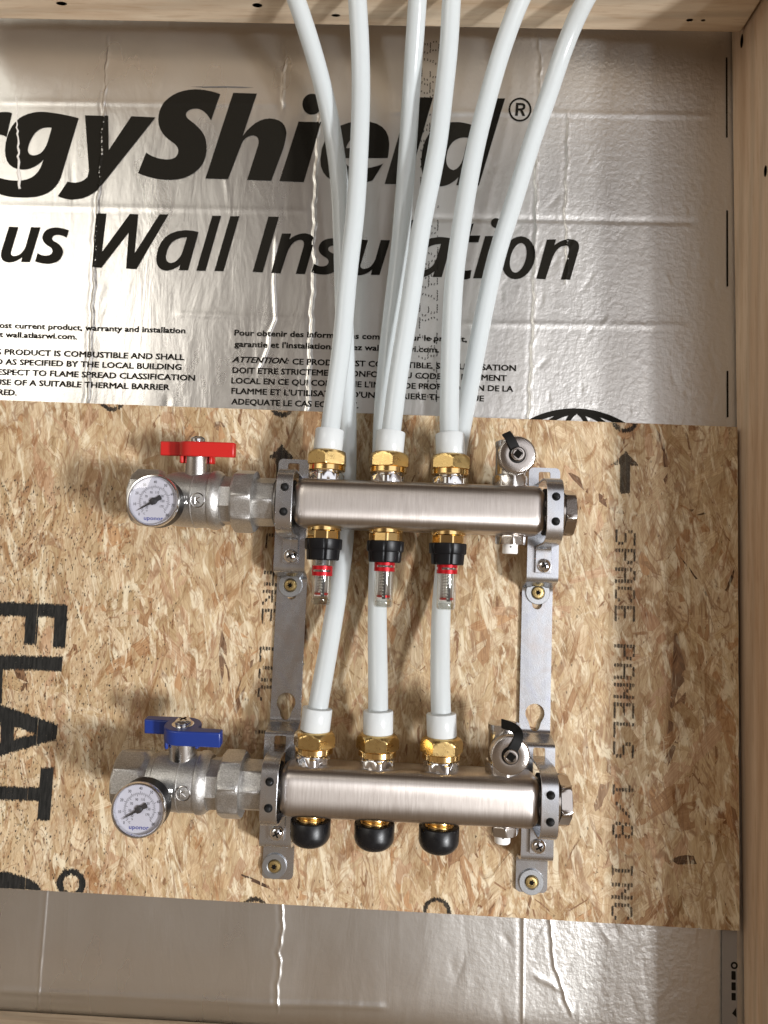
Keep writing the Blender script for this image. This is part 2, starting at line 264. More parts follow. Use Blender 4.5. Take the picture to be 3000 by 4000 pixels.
SUBLINE = [
[-387,314.4,-378,314.2,-383.1,289.4,-383.1,288.2,-382.8,287.2,-382.2,286.5,-381.4,286,-380.3,285.7,-379,285.6,-376.9,286.1,-374.9,287,-373.2,288.4,-371.7,290.3,-370.4,292.6,-369.3,295.4,-365.7,314.5,-356.8,314.5,-364,280.1,-372.5,279.9,-371.6,285.1,-373.5,283.3,-375.5,281.9,-377.7,280.7,-379.8,279.9,-382.1,279.3,-384.4,279.1,-387,279.5,-389.1,280.3,-390.7,281.7,-391.8,283.7,-392.4,286.1,-392.5,289.1],
[-329.3,312.5,-331.7,313.2,-334,313.9,-336.2,314.3,-338.4,314.7,-340.4,314.8,-342.3,314.9,-345.7,314.4,-348.5,313.4,-350.8,312,-352.5,310.1,-353.6,307.8,-354.2,305,-353.9,303.1,-353.2,301.4,-352.1,299.8,-350.6,298.3,-348.7,296.9,-346.3,295.6,-345.2,294.8,-344.4,294,-343.8,293.2,-343.5,292.3,-343.3,291.4,-343.4,290.4,-343.9,289.4,-344.6,288.5,-345.6,287.8,-346.9,287.3,-348.3,287,-350.1,286.8,-351.5,287,-352.9,287.3,-354.1,287.6,-355.3,288.1,-356.4,288.7,-357.4,289.4,-359.2,280.9,-357,280.2,-354.9,279.7,-352.7,279.3,-350.5,279,-348.3,278.9,-346.1,279,-342.4,279.6,-339.3,280.7,-336.8,282.4,-335,284.6,-333.8,287.4,-333.2,290.7,-333.6,292.9,-334.5,294.9,-335.8,296.7,-337.5,298.4,-339.7,299.9,-342.3,301.2,-343.2,301.8,-343.9,302.4,-344.4,303,-344.7,303.7,-344.8,304.5,-344.6,305.2,-344.1,306,-343.4,306.7,-342.5,307.2,-341.3,307.5,-340,307.7,-338.3,307.7,-337.1,307.5,-335.8,307.2,-334.6,306.8,-333.4,306.4,-332.2,305.8,-331,305.1],
[-304.3,329.6,-294.3,329.8,-296,291.7,-271.6,329.9,-263.6,329.6,-264.5,291.3,-243.2,330.1,-234.8,330.3,-261.6,276,-271.6,276.2,-271.6,311.6,-295.3,276.5,-304.2,276.7],
[-205,313.8,-212.7,276.2,-221.5,276,-220.1,281.7,-222.2,279.7,-224.4,278.2,-226.7,276.9,-229.1,276,-231.5,275.4,-234,275.2,-236.9,275.8,-239.3,277.1,-241.2,279,-242.5,281.5,-243.3,284.7,-243.5,288.5,-242.4,296.2,-240,302.6,-236.4,307.7,-231.5,311.5,-225.3,314,-217.9,315.3,-215.7,315.3,-213.5,315.2,-211.3,315,-209.2,314.7,-207.1,314.3,-205,313.8],
[-215.7,308.5,-221,307.8,-225.4,306.2,-229,303.6,-231.7,300,-233.6,295.4,-234.5,289.9,-234.4,287.8,-233.9,286.1,-233.2,284.7,-232.1,283.7,-230.7,283.1,-229,282.8,-226.6,283.6,-224.5,284.9,-222.7,286.7,-221.1,288.9,-219.8,291.6,-218.8,294.8],
[-192.9,330,-184.5,330.2,-196.1,276.2,-204.8,276],
[-175.7,330,-167.1,330.2,-179,276.2,-187.7,276.2],
[-139.4,330.4,-129.5,330.4,-142,275.9,-151.4,276.3],
[-125.8,314.2,-117.1,314.4,-118.5,308.7,-116.1,310.7,-113.6,312.3,-111.1,313.5,-108.6,314.4,-106.1,314.9,-103.5,315,-100.6,314.5,-98.2,313.5,-96.6,312.1,-95.5,310.1,-95.1,307.7,-95.4,304.8,-102.1,275.4,-110.8,275.4,-104.7,302.3,-104.5,304.2,-104.7,305.8,-105.2,307,-106,307.9,-107.2,308.4,-108.7,308.5,-111.1,307.9,-113.3,306.6,-115.3,304.7,-117.1,302.2,-118.7,299,-120,295.1,-125.1,275.4,-133.9,275.6],
[-66.1,308.5,-68.5,309.2,-70.7,309.8,-72.8,310.3,-74.9,310.6,-76.8,310.8,-78.7,310.8,-82,310.4,-84.8,309.4,-87.1,308,-88.8,306.2,-90,303.8,-90.6,301.1,-90.4,299.2,-89.8,297.5,-88.8,295.9,-87.3,294.4,-85.5,293.1,-83.2,291.8,-82.2,291.1,-81.5,290.3,-80.9,289.5,-80.6,288.6,-80.5,287.7,-80.6,286.7,-81.1,285.7,-81.9,284.8,-82.8,284.1,-84.1,283.6,-85.5,283.3,-87.2,283.2,-88.6,283.3,-89.9,283.6,-91.2,284,-92.3,284.4,-93.3,285,-94.3,285.7,-96.3,277.3,-94.2,276.6,-92.1,276.1,-90,275.7,-87.9,275.5,-85.7,275.4,-83.6,275.4,-79.9,276,-76.9,277.1,-74.4,278.8,-72.5,281,-71.3,283.7,-70.6,287,-71,289.1,-71.7,291.1,-72.9,292.9,-74.5,294.6,-76.6,296,-79.1,297.3,-80,297.9,-80.7,298.5,-81.1,299.2,-81.4,299.8,-81.4,300.6,-81.3,301.3,-80.8,302.1,-80.1,302.8,-79.1,303.3,-78,303.6,-76.6,303.7,-75.1,303.7,-73.9,303.5,-72.6,303.3,-71.5,302.9,-70.3,302.4,-69.1,301.9,-68,301.2],
[-53.2,310.4,-44.5,310.1,-50.4,285.7,-50.4,284.6,-50.2,283.6,-49.7,282.9,-48.9,282.4,-47.9,282.1,-46.6,282,-44.5,282.5,-42.6,283.4,-40.9,284.7,-39.3,286.6,-38,288.9,-36.8,291.7,-32.5,310.4,-23.8,310.4,-32.3,276.6,-40.5,276.4,-39.4,281.5,-41.4,279.8,-43.4,278.3,-45.5,277.2,-47.7,276.3,-49.9,275.8,-52.1,275.6,-54.6,275.9,-56.6,276.8,-58.1,278.2,-59.1,280.1,-59.5,282.5,-59.5,285.5],
[-11.1,330.6,-2.7,330.8,-15.6,276.1,-24.3,275.9],
[45.3,326.4,53.9,328.8,50.8,316.8,60.3,317.1,58.7,310.5,49.3,310.3,44.7,290.5,44.5,288.1,44.7,286.1,45.1,284.6,45.8,283.6,46.8,282.9,48.1,282.8,53,283.6,52,275.5,50.4,275,48.9,274.6,47.4,274.4,45.9,274.3,44.4,274.3,43,274.4,40.4,274.9,38.4,276.1,37,277.8,36.1,280.2,35.9,283.3,36.2,286.9,40.8,310.1,35.5,309.9,37,316.5,42.6,316.6],
[79.3,329.9,79.2,328.6,78.8,327.4,78,326.4,77.1,325.6,75.9,325,74.7,324.9,73.5,325,72.3,325.4,71.3,326.2,70.5,327.2,70,328.4,69.8,329.7,70,331,70.4,332.2,71.1,333.2,72.1,334,73.2,334.6,74.5,334.8,75.7,334.6,76.9,334.2,77.9,333.4,78.6,332.4,79.1,331.2],
[64.8,316.7,73.4,317,63.3,275.8,54.7,275.6],
[111.4,296.9,110.4,291.5,108.4,286.5,105.5,282.1,102,278.8,98.1,276.6,94.1,275.8,90.2,276.4,86.6,278.3,83.8,281.5,81.7,285.8,80.6,290.7,80.6,296.1,81.6,301.5,83.6,306.6,86.5,311,90,314.4,93.9,316.5,97.9,317.4,101.9,316.7,105.4,314.7,108.3,311.5,110.3,307.3,111.4,302.3],
[103.3,296.7,102.4,293,101.1,289.5,99.4,286.5,97.5,284.2,95.5,282.7,93.6,282.2,91.8,282.6,90.3,284,89.2,286.2,88.5,289.2,88.3,292.6,88.7,296.3,89.6,300,90.9,303.5,92.6,306.5,94.5,308.8,96.5,310.3,98.4,310.9,100.2,310.4,101.8,309,102.9,306.8,103.5,303.9,103.7,300.4],
[34.5,313.3,25.7,276.1,17.1,275.9,18.7,281.5,16.6,279.6,14.4,278.1,12.1,276.8,9.8,275.9,7.4,275.4,4.9,275.1,2.1,275.7,-0.2,277,-2,278.9,-3.2,281.4,-3.8,284.5,-4,288.3,-2.7,295.9,-0.1,302.2,3.6,307.3,8.5,311,14.6,313.5,21.9,314.8,24.1,314.8,26.2,314.7,28.3,314.5,30.4,314.2,32.5,313.8,34.5,313.3],
[23.9,308.1,18.7,307.4,14.3,305.8,10.7,303.2,7.9,299.7,6,295.1,4.8,289.6,4.9,287.6,5.3,285.9,6,284.5,7,283.5,8.4,282.9,10,282.6,12.4,283.5,14.5,284.7,16.4,286.5,18,288.7,19.3,291.4,20.4,294.5],
[122.2,314.8,130.7,315.1,129.1,309.4,131.6,311.4,134.1,313,136.5,314.2,139,315,141.5,315.5,144,315.6,146.9,315.2,149.1,314.2,150.7,312.8,151.7,310.9,152,308.4,151.6,305.5,144.2,276.5,135.7,276.5,142.5,303.1,142.7,305,142.6,306.6,142.2,307.8,141.4,308.6,140.2,309.1,138.8,309.2,136.4,308.6,134.2,307.4,132.1,305.5,130.3,303,128.7,299.8,127.2,296,121.6,276.5,113.1,276.7]]
STENCIL = [
[-379.9,-38.9,-296.8,-38.9,-296.6,-76.8,-307.4,-76.9,-307.8,-50.6,-322.4,-50.5,-322,-74.9,-333.5,-75.1,-333.9,-50.6,-378.8,-51.5],
[-366.2,-85.7,-297.6,-84.7,-297.7,-97.2,-350.5,-97.8,-349,-128.4,-362.4,-129],
[-372.2,-124.8,-342,-130.7,-297.8,-143.2,-298.1,-156.1,-367.3,-179.5,-368.5,-166.1,-346.8,-160.6,-348.2,-144.5,-370.9,-139.7],
[-336.3,-147,-316.3,-152.2,-335.7,-157.8],
[-365.6,-198.6,-309.4,-197.3,-309.7,-180.7,-298.4,-180.2,-298.2,-224.9,-309.1,-224.5,-309,-208.7,-364.5,-210.3],
[-356.5,-270.2,-331.5,-269.5,-316.7,-272.5,-305.1,-278.2,-299.3,-284.7,-328.7,-286.2,-355.4,-282.6],
[-262.8,-275.4,-263,-278.6,-264,-281.5,-265.8,-284.1,-268.3,-286.1,-271.3,-287.5,-274.5,-288,-277.8,-287.8,-281,-286.8,-283.7,-285,-286,-282.6,-287.4,-279.8,-288.1,-276.7,-287.9,-273.6,-286.9,-270.6,-285.1,-268,-282.6,-266,-279.6,-264.6,-276.4,-264,-273.1,-264.3,-269.9,-265.3,-267.1,-267.1,-264.9,-269.5,-263.5,-272.3],
[-268.3,-275.7,-268.4,-277.6,-269,-279.5,-270,-281.1,-271.4,-282.3,-273,-283.1,-274.9,-283.5,-276.7,-283.3,-278.5,-282.7,-280.1,-281.6,-281.4,-280.1,-282.2,-278.3,-282.6,-276.4,-282.5,-274.5,-282,-272.7,-280.9,-271.1,-279.5,-269.8,-277.9,-269,-276,-268.6,-274.2,-268.8,-272.4,-269.5,-270.8,-270.6,-269.5,-272,-268.7,-273.8]]
GLOBE = [(110.1,144.8),(124.7,151.3),(151.8,156.0),(174.8,153.3),(193.7,145.4)]
HERO = [(245.5,-44.7,232.2,-168.0,12.299999999999999,0),(-159.5,-59.4,-146.5,-128.7,8.2,0),(-131.7,-80.3,-144.1,-128.6,6.97,0),(-174.9,129.8,-161.6,118.4,9.02,0),(241.2,61.8,265.3,65.1,6.56,1),(236.3,-231.6,267.1,-230.1,7.38,1),(242.9,24.4,275.6,-25.6,1.64,2),(183.2,-151.1,172.0,-197.6,7.38,3),(213.6,-16.1,237.8,-94.2,16.4,4),(-97.2,-273.6,-129.6,-261.9,2.8699999999999997,2),(289.2,16.9,277.2,-13.6,2.46,2),(-260.8,-2.2,-284.5,34.2,9.02,4),(-39.0,-153.4,-37.0,-106.1,12.299999999999999,4),(-82.2,-255.7,-49.6,-275.0,3.69,4),(102.8,98.0,89.5,143.6,16.4,5),(-306.7,102.9,-229.9,97.0,16.4,5)]
P1 = [(-114.7,499.3,76),(-110.0,489.7,70),(-104.3,476.3,63),(-97.4,459.9,54),(-85.9,424.8,43),(-76.6,386.0,36),(-69.5,343.9,34),(-64.6,284.4,31),(-60.2,218.2,29),(-55.6,156.2,27),(-53.0,111.0,26),(-52.0,58.1,25),(-52.5,17.6,26),(-56.5,-29.9,34),(-62.4,-87.6,52),(-64.0,-112.5,58),(-64.4,-125.1,59)]
P2 = [(-57.9,496.6,80),(-56.9,485.3,76),(-53.5,449.7,68),(-51.5,411.9,62),(-51.1,370.5,61),(-51.3,328.9,61),(-52.8,288.3,60),(-54.8,271.1,60),(-57.0,230.5,60),(-58.4,190.5,59.5),(-62.2,150.9,59),(-65.4,118.2,59),(-66.6,102.5,59)]
P3 = [(-5.4,499.1,78),(-5.7,489.5,72),(-7.2,459.9,56),(-8.7,428.4,40),(-9.7,386.2,38),(-11.1,344.1,36),(-12.8,302.8,33),(-14.9,269.5,31),(-17.8,236.3,29),(-21.3,186.5,27),(-23.3,132.6,26),(-22.1,59.1,25),(-21.9,14.8,27),(-21.1,-28.5,35),(-18.4,-72.9,50),(-16.8,-97.8,57),(-15.5,-119.3,59),(-15.5,-128.3,59)]
P4 = [(23.2,497.7,80),(23.0,486.5,76),(22.7,451.0,68),(19.8,413.3,62),(16.8,372.0,61),(10.7,330.4,61),(5.8,301.5,61),(1.8,269.0,60.5),(-2.0,232.0,60),(-6.8,191.9,60),(-11.5,152.5,59),(-13.8,121.8,59),(-15.0,102.3,59)]
P5 = [(86.6,498.7,80),(81.0,488.3,75),(68.9,454.9,64),(59.2,417.6,57),(49.9,374.6,58),(43.1,332.3,59),(37.9,290.8,59.5),(34.5,262.3,59.5),(33.0,233.2,59.5),(32.7,193.4,59),(32.8,153.9,59),(33.4,121.5,59),(35.1,102.1,59)]
P6 = [(141.9,499.5,80),(135.7,490.8,73),(129.7,478.0,63),(123.6,463.8,54),(113.7,428.7,43),(100.9,389.2,37),(89.9,347.0,35),(80.6,313.1,34),(72.2,284.1,32),(64.9,245.9,30),(58.1,204.4,28),(52.1,163.2,26),(47.3,134.1,26),(43.3,106.3,25),(39.4,61.4,25),(35.9,17.0,27),(32.9,-27.1,34),(32.7,-70.7,50),(33.2,-99.1,58),(34.1,-117.1,59),(34.3,-127.9,59)]
CREASE = {
 'c1':[(-305.1,508.5),(-304.7,484.5),(-304.1,432.4),(-303.3,367.1),(-302.9,325.7),(-300.0,221.7),(-298.3,146.7)],
 'c2':[(-96.3,432.0),(-96.2,362.7),(-95.1,294.6),(-92.8,290.2),(-93.7,254.3),(-93.3,210.1),(-93.2,144.6)],
 'c3':[(-134.4,507.5),(-131.3,490.0),(-132.6,454.6),(-130.1,441.6)],
 'c3b':[(-131.2,308.6),(-130.9,268.1),(-132.5,216.9),(-127.2,231.2),(-132.7,204.5),(-140.2,182.3)],
 'c4':[(110.7,515.5),(113.5,482.7),(111.0,390.2),(111.9,344.9),(111.6,300.0),(112.0,237.2),(109.7,144.8)],
 'c5':[(139.7,436.8),(140.2,402.3),(139.1,338.8),(141.2,314.2),(141.1,274.1)],
 'h1':[(-25.3,436.7),(127.9,438.8),(274.8,438.6)],
 'h2':[(-21.4,332.6),(108.3,334.0),(257.7,335.0)],
 'h3':[(46.6,231.8),(249.5,235.5)],
 'h0':[(-406.8,439.8),(-136.4,442.4)],
 'h4':[(-397.8,334.8),(-104.6,336.9)],
 'h5':[(-221.4,233.8),(-99.5,232.0)],
 'h6':[(-336.4,-373.7),(-234.8,-372.8),(-110.2,-372.1),(-2.9,-368.9)],
 'l1':[(-301.8,-287.1),(-301.9,-322.0),(-302.1,-354.7),(-301.5,-387.0)],
 'l2':[(-93.9,-284.3),(-93.5,-322.7),(-95.6,-330.4),(-94.1,-336.0),(-94.6,-356.9),(-94.6,-379.5)],
 'l3':[(113.6,-283.4),(114.2,-326.9),(114.8,-375.5)],
 'l4':[(136.9,-284.1),(137.8,-310.6),(141.7,-329.2),(146.6,-343.9),(156.0,-365.8)],
 'l5':[(122.2,-335.9),(138.0,-342.5),(146.7,-347.7)],
}
# ------------------------------------------------------------------ materials of the setting
m_foil = mat('aluminium_foil', (.64, .625, .595), .40, .94)
c_ = coords(m_foil, (1, 1, 1))
big = noise(m_foil, coords(m_foil, (6, 1, 3)), 3.0, 3)
rf_ = nd(m_foil, 'Math', operation='ADD'); lk(m_foil, mapr(m_foil, big, .3, .7, .25, .33), rf_.inputs[0])
sepf = nd(m_foil, 'SeparateXYZ'); lk(m_foil, c_, sepf.inputs[0])
msk = mapr(m_foil, sepf.outputs[0], .02, .16, .12, 1.0)
lk(m_foil, mapr(m_foil, sepf.outputs[0], -.05, .10, 0, .14), rf_.inputs[1]); lk(m_foil, rf_.outputs[0], bsdf(m_foil).inputs['Roughness'])
pb = noise(m_foil, c_, 190, 3, .6)
mulp = nd(m_foil, 'Math', operation='MULTIPLY'); lk(m_foil, pb, mulp.inputs[0]); lk(m_foil, msk, mulp.inputs[1])
b1 = bump(m_foil, mulp.outputs[0], .42, .0014)
fine = noise(m_foil, c_, 900, 2, .6)
b2 = bump(m_foil, fine, .07, .0004, b1)
wv = noise(m_foil, coords(m_foil, (30, 1, 8)), 1.0, 4, .6, .6)
bump(m_foil, wv, .22, .003, b2)
sp = noise(m_foil, c_, 700, 1, .5)
lk(m_foil, mixc(m_foil, mapr(m_foil, sp, .70, .78, 0, .15), (.64, .625, .595), (.78, .76, .74)), bsdf(m_foil).inputs['Base Color'])
m_print = mat('black_print', (.009, .0075, .005), .6, 0, Specular_IOR_Level=.12)
bump(m_print, noise(m_print, coords(m_print), 600, 2), .3, .0004)
m_osb = mat('strand_board', (.6, .43, .27), .62, 0, Specular_IOR_Level=.3)
at_ = nd(m_osb, 'Attribute', attribute_name='strand')
uvn = nd(m_osb, 'UVMap'); mpu = nd(m_osb, 'Mapping'); mpu.inputs['Scale'].default_value = (.045, .9, 1); lk(m_osb, uvn.outputs[0], mpu.inputs[0])
gr = noise(m_osb, mpu.outputs[0], 1.0, 5, .65, .25)
mpu2 = nd(m_osb, 'Mapping'); mpu2.inputs['Scale'].default_value = (.16, 2.6, 1); lk(m_osb, uvn.outputs[0], mpu2.inputs[0])
gr2 = noise(m_osb, mpu2.outputs[0], 1.0, 3, .6)
cA = mixc(m_osb, mapr(m_osb, gr, .35, .72, 0, .62), at_.outputs['Color'], (.42, .27, .14), 'MULTIPLY')
cB = mixc(m_osb, mapr(m_osb, gr2, .55, .75, 0, .45), cA, (.30, .16, .075))
mot = noise(m_osb, coords(m_osb), 26, 4, .6)
cC = mixc(m_osb, mapr(m_osb, mot, .50, .72, 0, .40), cB, (.62, .44, .28), 'MULTIPLY')
spk = noise(m_osb, coords(m_osb, (1, 1, .45)), 420, 2, .5)
cD = mixc(m_osb, mapr(m_osb, spk, .735, .77, 0, .8), cC, (.07, .035, .02))
def contour(vec, rep, width, dist, det=3):
    n = noise(m_osb, vec, 1.0, det, .55, dist)
    mu = nd(m_osb, 'Math', operation='MULTIPLY'); lk(m_osb, n, mu.inputs[0]); mu.inputs[1].default_value = rep
    fr = nd(m_osb, 'Math', operation='FRACT'); lk(m_osb, mu.outputs[0], fr.inputs[0])
    sb = nd(m_osb, 'Math', operation='SUBTRACT'); lk(m_osb, fr.outputs[0], sb.inputs[0]); sb.inputs[1].default_value = .5
    ab = nd(m_osb, 'Math', operation='ABSOLUTE'); lk(m_osb, sb.outputs[0], ab.inputs[0])
    return mapr(m_osb, ab.outputs[0], width * .25, width, 1, 0)
def times(a, b):
    q = nd(m_osb, 'Math', operation='MULTIPLY'); lk(m_osb, a, q.inputs[0]); lk(m_osb, b, q.inputs[1]); return q.outputs[0]
mk = mapr(m_osb, noise(m_osb, coords(m_osb, (60, 1, 25)), 1.0, 3), .38, .55, 0, .72)
l1 = times(contour(coords(m_osb, (46, 1, 15), turn=.25), 6, .15, 1.3), mk)
l2 = contour(coords(m_osb, (85, 1, 30), turn=-.3), 4, .11, 1.7)
fl = noise(m_osb, coords(m_osb, (420, 1, 40)), 1.0, 4, .65, .8)
cE = mixc(m_osb, mapr(m_osb, fl, .50, .70, 0, .55), cD, (.54, .37, .21), 'MULTIPLY')
fl2 = noise(m_osb, coords(m_osb, (60, 1, 19), turn=-.22), 1.0, 5, .66, 1.8)
cE = mixc(m_osb, mapr(m_osb, fl2, .53, .64, 0, .75), cE, (.53, .36, .215), 'MULTIPLY')
hi = noise(m_osb, coords(m_osb, (95, 1, 26), turn=.2), 1.0, 4, .6, 1.5)
cE = mixc(m_osb, mapr(m_osb, hi, .54, .64, 0, .72), cE, (.745, .655, .475))
cE = mixc(m_osb, l1, cE, (.24, .13, .065))
l2m = mapr(m_osb, l2, 0, 1, 0, .48)
cE = mixc(m_osb, l2m, cE, (.36, .21, .11))
lk(m_osb, cE, bsdf(m_osb).inputs['Base Color'])
bump(m_osb, gr2, .35, .0005)
m_faint = mat('faded_ink', (.045, .04, .033), .7, 0, Specular_IOR_Level=.2)
m_core = mat('board_core', (.30, .19, .10), .8)
m_ink = mat('stencil_ink', (.013, .013, .012), .7, 0, Specular_IOR_Level=.25)
lk(m_ink, ramp(m_ink, noise(m_ink, coords(m_ink, (1, 1, .2)), 500, 3), [(.35, (.009, .009, .008)), (.78, (.03, .028, .025))]), bsdf(m_ink).inputs['Base Color'])
def lumber(name, scale, tint):
    m = mat(name, (.6, .44, .28), .6, 0, Specular_IOR_Level=.3)
    v = coords(m, scale)
    n1 = noise(m, v, 1.0, 4, .55, .5); n2 = noise(m, coords(m, tuple(s * 6 for s in scale)), 1.0, 3, .6)
    wv = nd(m, 'TexWave', wave_type='BANDS', bands_direction='DIAGONAL'); wv.inputs['Scale'].default_value = .55; wv.inputs['Distortion'].default_value = 5; wv.inputs['Detail'].default_value = 2
    lk(m, v, wv.inputs[0])
    c = mixc(m, mapr(m, wv.outputs[1], .3, 1, 0, .6), tint, tuple(t * .70 for t in tint))
    c = mixc(m, mapr(m, n1, .42, .68, 0, .6), c, tuple(t * k for t, k in zip(tint, (.74, .62, .52))))
    c = mixc(m, mapr(m, n2, .52, .72, 0, .5), c, tuple(t * k for t, k in zip(tint, (.62, .5, .4))))
    st = noise(m, coords(m, tuple(s * .35 + 1 for s in scale)), 2.2, 3, .55)
    c = mixc(m, mapr(m, st, .58, .72, 0, .35), c, tuple(t * k for t, k in zip(tint, (.7, .58, .48))))
    lk(m, c, bsdf(m).inputs['Base Color']); bump(m, n2, .25, .0006)
    return m
m_beam = lumber('pine_lengthwise', (5, 60, 60), (.76, .62, .455))
m_stud = lumber('pine_upright', (60, 60, 5), (.60, .45, .315))
m_knot = mat('knot', (.2, .1, .05), .6)
lk(m_knot, ramp(m_knot, noise(m_knot, coords(m_knot), 260, 3), [(.35, (.09, .045, .022)), (.65, (.27, .15, .075))]), bsdf(m_knot).inputs['Base Color'])
m_pale_knot = mat('pale_knot', (.30, .185, .10), .6)
lk(m_pale_knot, ramp(m_pale_knot, noise(m_pale_knot, coords(m_pale_knot), 300, 3), [(.35, (.16, .09, .045)), (.65, (.42, .28, .165))]), bsdf(m_pale_knot).inputs['Base Color'])
# ------------------------------------------------------------------ foil faced insulation board
def run(P, s, vert):                            # distance from a nearly straight line, and whether beside it
    a = np.array(P); k = a[:, 1] if vert else a[:, 0]; o = np.argsort(k); k = k[o]; q = (a[:, 0] if vert else a[:, 1])[o]
    return k, q
WAVES = [(random.uniform(-1, 1), random.uniform(-1, 1), random.uniform(0, 6.3), random.uniform(.05, .14)) for _ in range(9)]
DENTS = [(random.uniform(-400, 290), random.uniform(-395, 510), random.uniform(1.6, 4.5), random.uniform(5, 22), random.uniform(-.35, .28), random.uniform(-.25, .25)) for _ in range(150)]
DENTS += [(random.uniform(40, 285), random.uniform(150, 400), random.uniform(1.2, 3), random.uniform(2, 9), random.uniform(-.4, .4), random.uniform(-.8, .8)) for _ in range(120)]
DENTS += [(random.uniform(60, 280), random.uniform(-390, -285), random.uniform(1.5, 4), random.uniform(4, 14), random.uniform(-.4, .4), random.uniform(-.8, .8)) for _ in range(45)]
AMP = dict(c1=.95, c2=1.0, c3=1.0, c3b=.55, c4=1.15, c5=.85, h1=.45, h2=-.7, h3=.5, h0=.22, h4=.22, h5=.25, h6=.8, l1=.8, l2=1.1, l3=1.3, l4=1.2, l5=.7)
def foil_h(x, z):
    x = np.asarray(x, float); z = np.asarray(z, float); h = np.zeros_like(x)
    for a, b, p, A in WAVES: h += A * np.sin(a * x / 16 + b * z / 40 + p)
    for cx, cz, sx, sz, A, sl in DENTS:
        dx = x - cx - sl * (z - cz); dz = z - cz
        near = (np.abs(dx) < 4 * sx) & (np.abs(dz) < 4 * sz)
        if near.any(): h[near] += A * np.exp(-(dx[near] / sx) ** 2 - (dz[near] / sz) ** 2)
    for kk, P in CREASE.items():
        vert = kk[0] != 'h' and kk != 'l5'
        k, q = run(P, None, vert); t = z if vert else x; d = (x if vert else z) - np.interp(t, k, q)
        if kk in ('c1', 'c2', 'c4', 'l2', 'l4', 'c3', 'c5'): d = d + .7 * np.sin(t / 5.3) + .4 * np.sin(t / 2.1 + 1)
        inside = np.clip((t - k[0]) / 8 + .5, 0, 1) * np.clip((k[-1] - t) / 8 + .5, 0, 1)
        wd = .85 if vert else 2.6
        h += AMP[kk] * inside * (np.exp(-(d / wd) ** 2) + .25 * np.exp(-(d / 7) ** 2) - .3 * np.exp(-((d + 3.2) / 2.2) ** 2))
    return h
def build_foil():
    xs = np.arange(-440, 304, .85); zs = np.arange(-402, 540, 1.9)
    X, Z = np.meshgrid(xs, zs); H = foil_h(X.ravel(), Z.ravel())
    n, m = len(xs), len(zs)
    me = bpy.data.meshes.new('insulation_board')
    co = np.stack([X.ravel() * MM, -H * MM, Z.ravel() * MM], 1)
    i = (np.arange(m - 1)[:, None] * n + np.arange(n - 1)[None, :]).ravel()
    f = np.stack([i, i + 1, i + n + 1, i + n], 1)
    # the board behind the facing, 25 mm of foam
    bx = [(x * MM, y * MM, z * MM) for x in (-440, 302.7) for y in (9, 28) for z in (-402, 538.9)]
    co = np.concatenate([co, np.array(bx)]); o = n * m
    bf = [(0, 1, 3, 2), (4, 6, 7, 5), (0, 4, 5, 1), (2, 3, 7, 6), (0, 2, 6, 4), (1, 5, 7, 3)]
    me.from_pydata(co.tolist(), [], f.tolist() + [tuple(q + o for q in g) for g in bf])
    me.polygons.foreach_set('use_smooth', [True] * len(me.polygons))
    return me
foil = obj('insulation_board', build_foil(), m_foil)
tag(foil, None, 'insulation board')
foil['label'] = 'silver foil faced insulation board with large black lettering, behind the strand board'
def printed(name, polys=None, vf=None, lift=.36, fine_=3.2):
    v, f = vf if vf else fill2d(polys)
    v, f = finer(v, f, fine_, 6)
    a = np.array(v); mb = MB()
    for k, (dx, dz) in enumerate(((0, 0),) if not vf or name == 'date_code_lettering' else ((-.24, -.17), (.24, -.17), (-.24, .17), (.24, .17))):
        h = foil_h(a[:, 0] + dx, a[:, 1] + dz) + lift + .03 * k
        mb.add([(p[0] + dx, q, p[1] + dz) for p, q in zip(v, h)], f)
    return obj(name, mb, m_print, foil, smooth=0, recalc=False)
printed('headline_lettering', [pairs(l) for l in HEADLINE])
printed('subline_lettering', [pairs(l) for l in SUBLINE])
def lines(L):
    V = []; F = []
    for s, x0, z0, x1, cap, sh in L:
        v, f = text2d(s, .0, sh)
        xs = [p[0] for p in v]; wx = max(xs) - min(xs); mx = min(xs)
        sz = cap / .73
        sx = (x1 - x0) / wx if x1 is not None else sz * 1.0
        if x0 is None: x0 = x1 - wx * sx
        o = len(V); V += [(x0 + (a - mx) * sx, z0 + b * sz) for a, b in v]; F += [tuple(i + o for i in q) for q in f]
    return V, F
K = 8.35                                        # advance scale measured on the French lines
def natural(s, k=K):
    v, f = text2d(s, .0); xs = [p[0] for p in v]; return (max(xs) - min(xs)) * k
def right_set(s, xr, z, cap, k): return (s, xr - natural(s, k), z, xr, cap, 0)
kU = (87.8 + 165.1) / natural('DOIT ETRE STRICTEMENT CONFORME AU CODE DU BATIMENT', 1); kL = (50.5 + 165.1) / natural('Pour obtenir des informations completes sur le produit,', 1)
EN = [right_set(s, xr, z, 5.6, k) for s, xr, z, k in (
    ('For the most current product, warranty and installation', -211.7, 215.4, kL), ('information, visit wall.atlasrwi.com.', -313.6, 206.6, kL),
    ('WARNING: THIS PRODUCT IS COMBUSTIBLE AND SHALL', -211.0, 189.9, kU * 1.075), ('ONLY BE USED AS SPECIFIED BY THE LOCAL BUILDING', -213.0, 180.4, kU * 1.075),
    ('CODE WITH RESPECT TO FLAME SPREAD CLASSIFICATION', -199.7, 170.6, kU * 1.075), ('AND REQUIRE THE USE OF A SUITABLE THERMAL BARRIER', -223.0, 161.0, kU * 1.075), ('AS REQUIRED.', -366.3, 151.4, kU))]
printed('warning_lettering', vf=lines(EN), fine_=1.8)
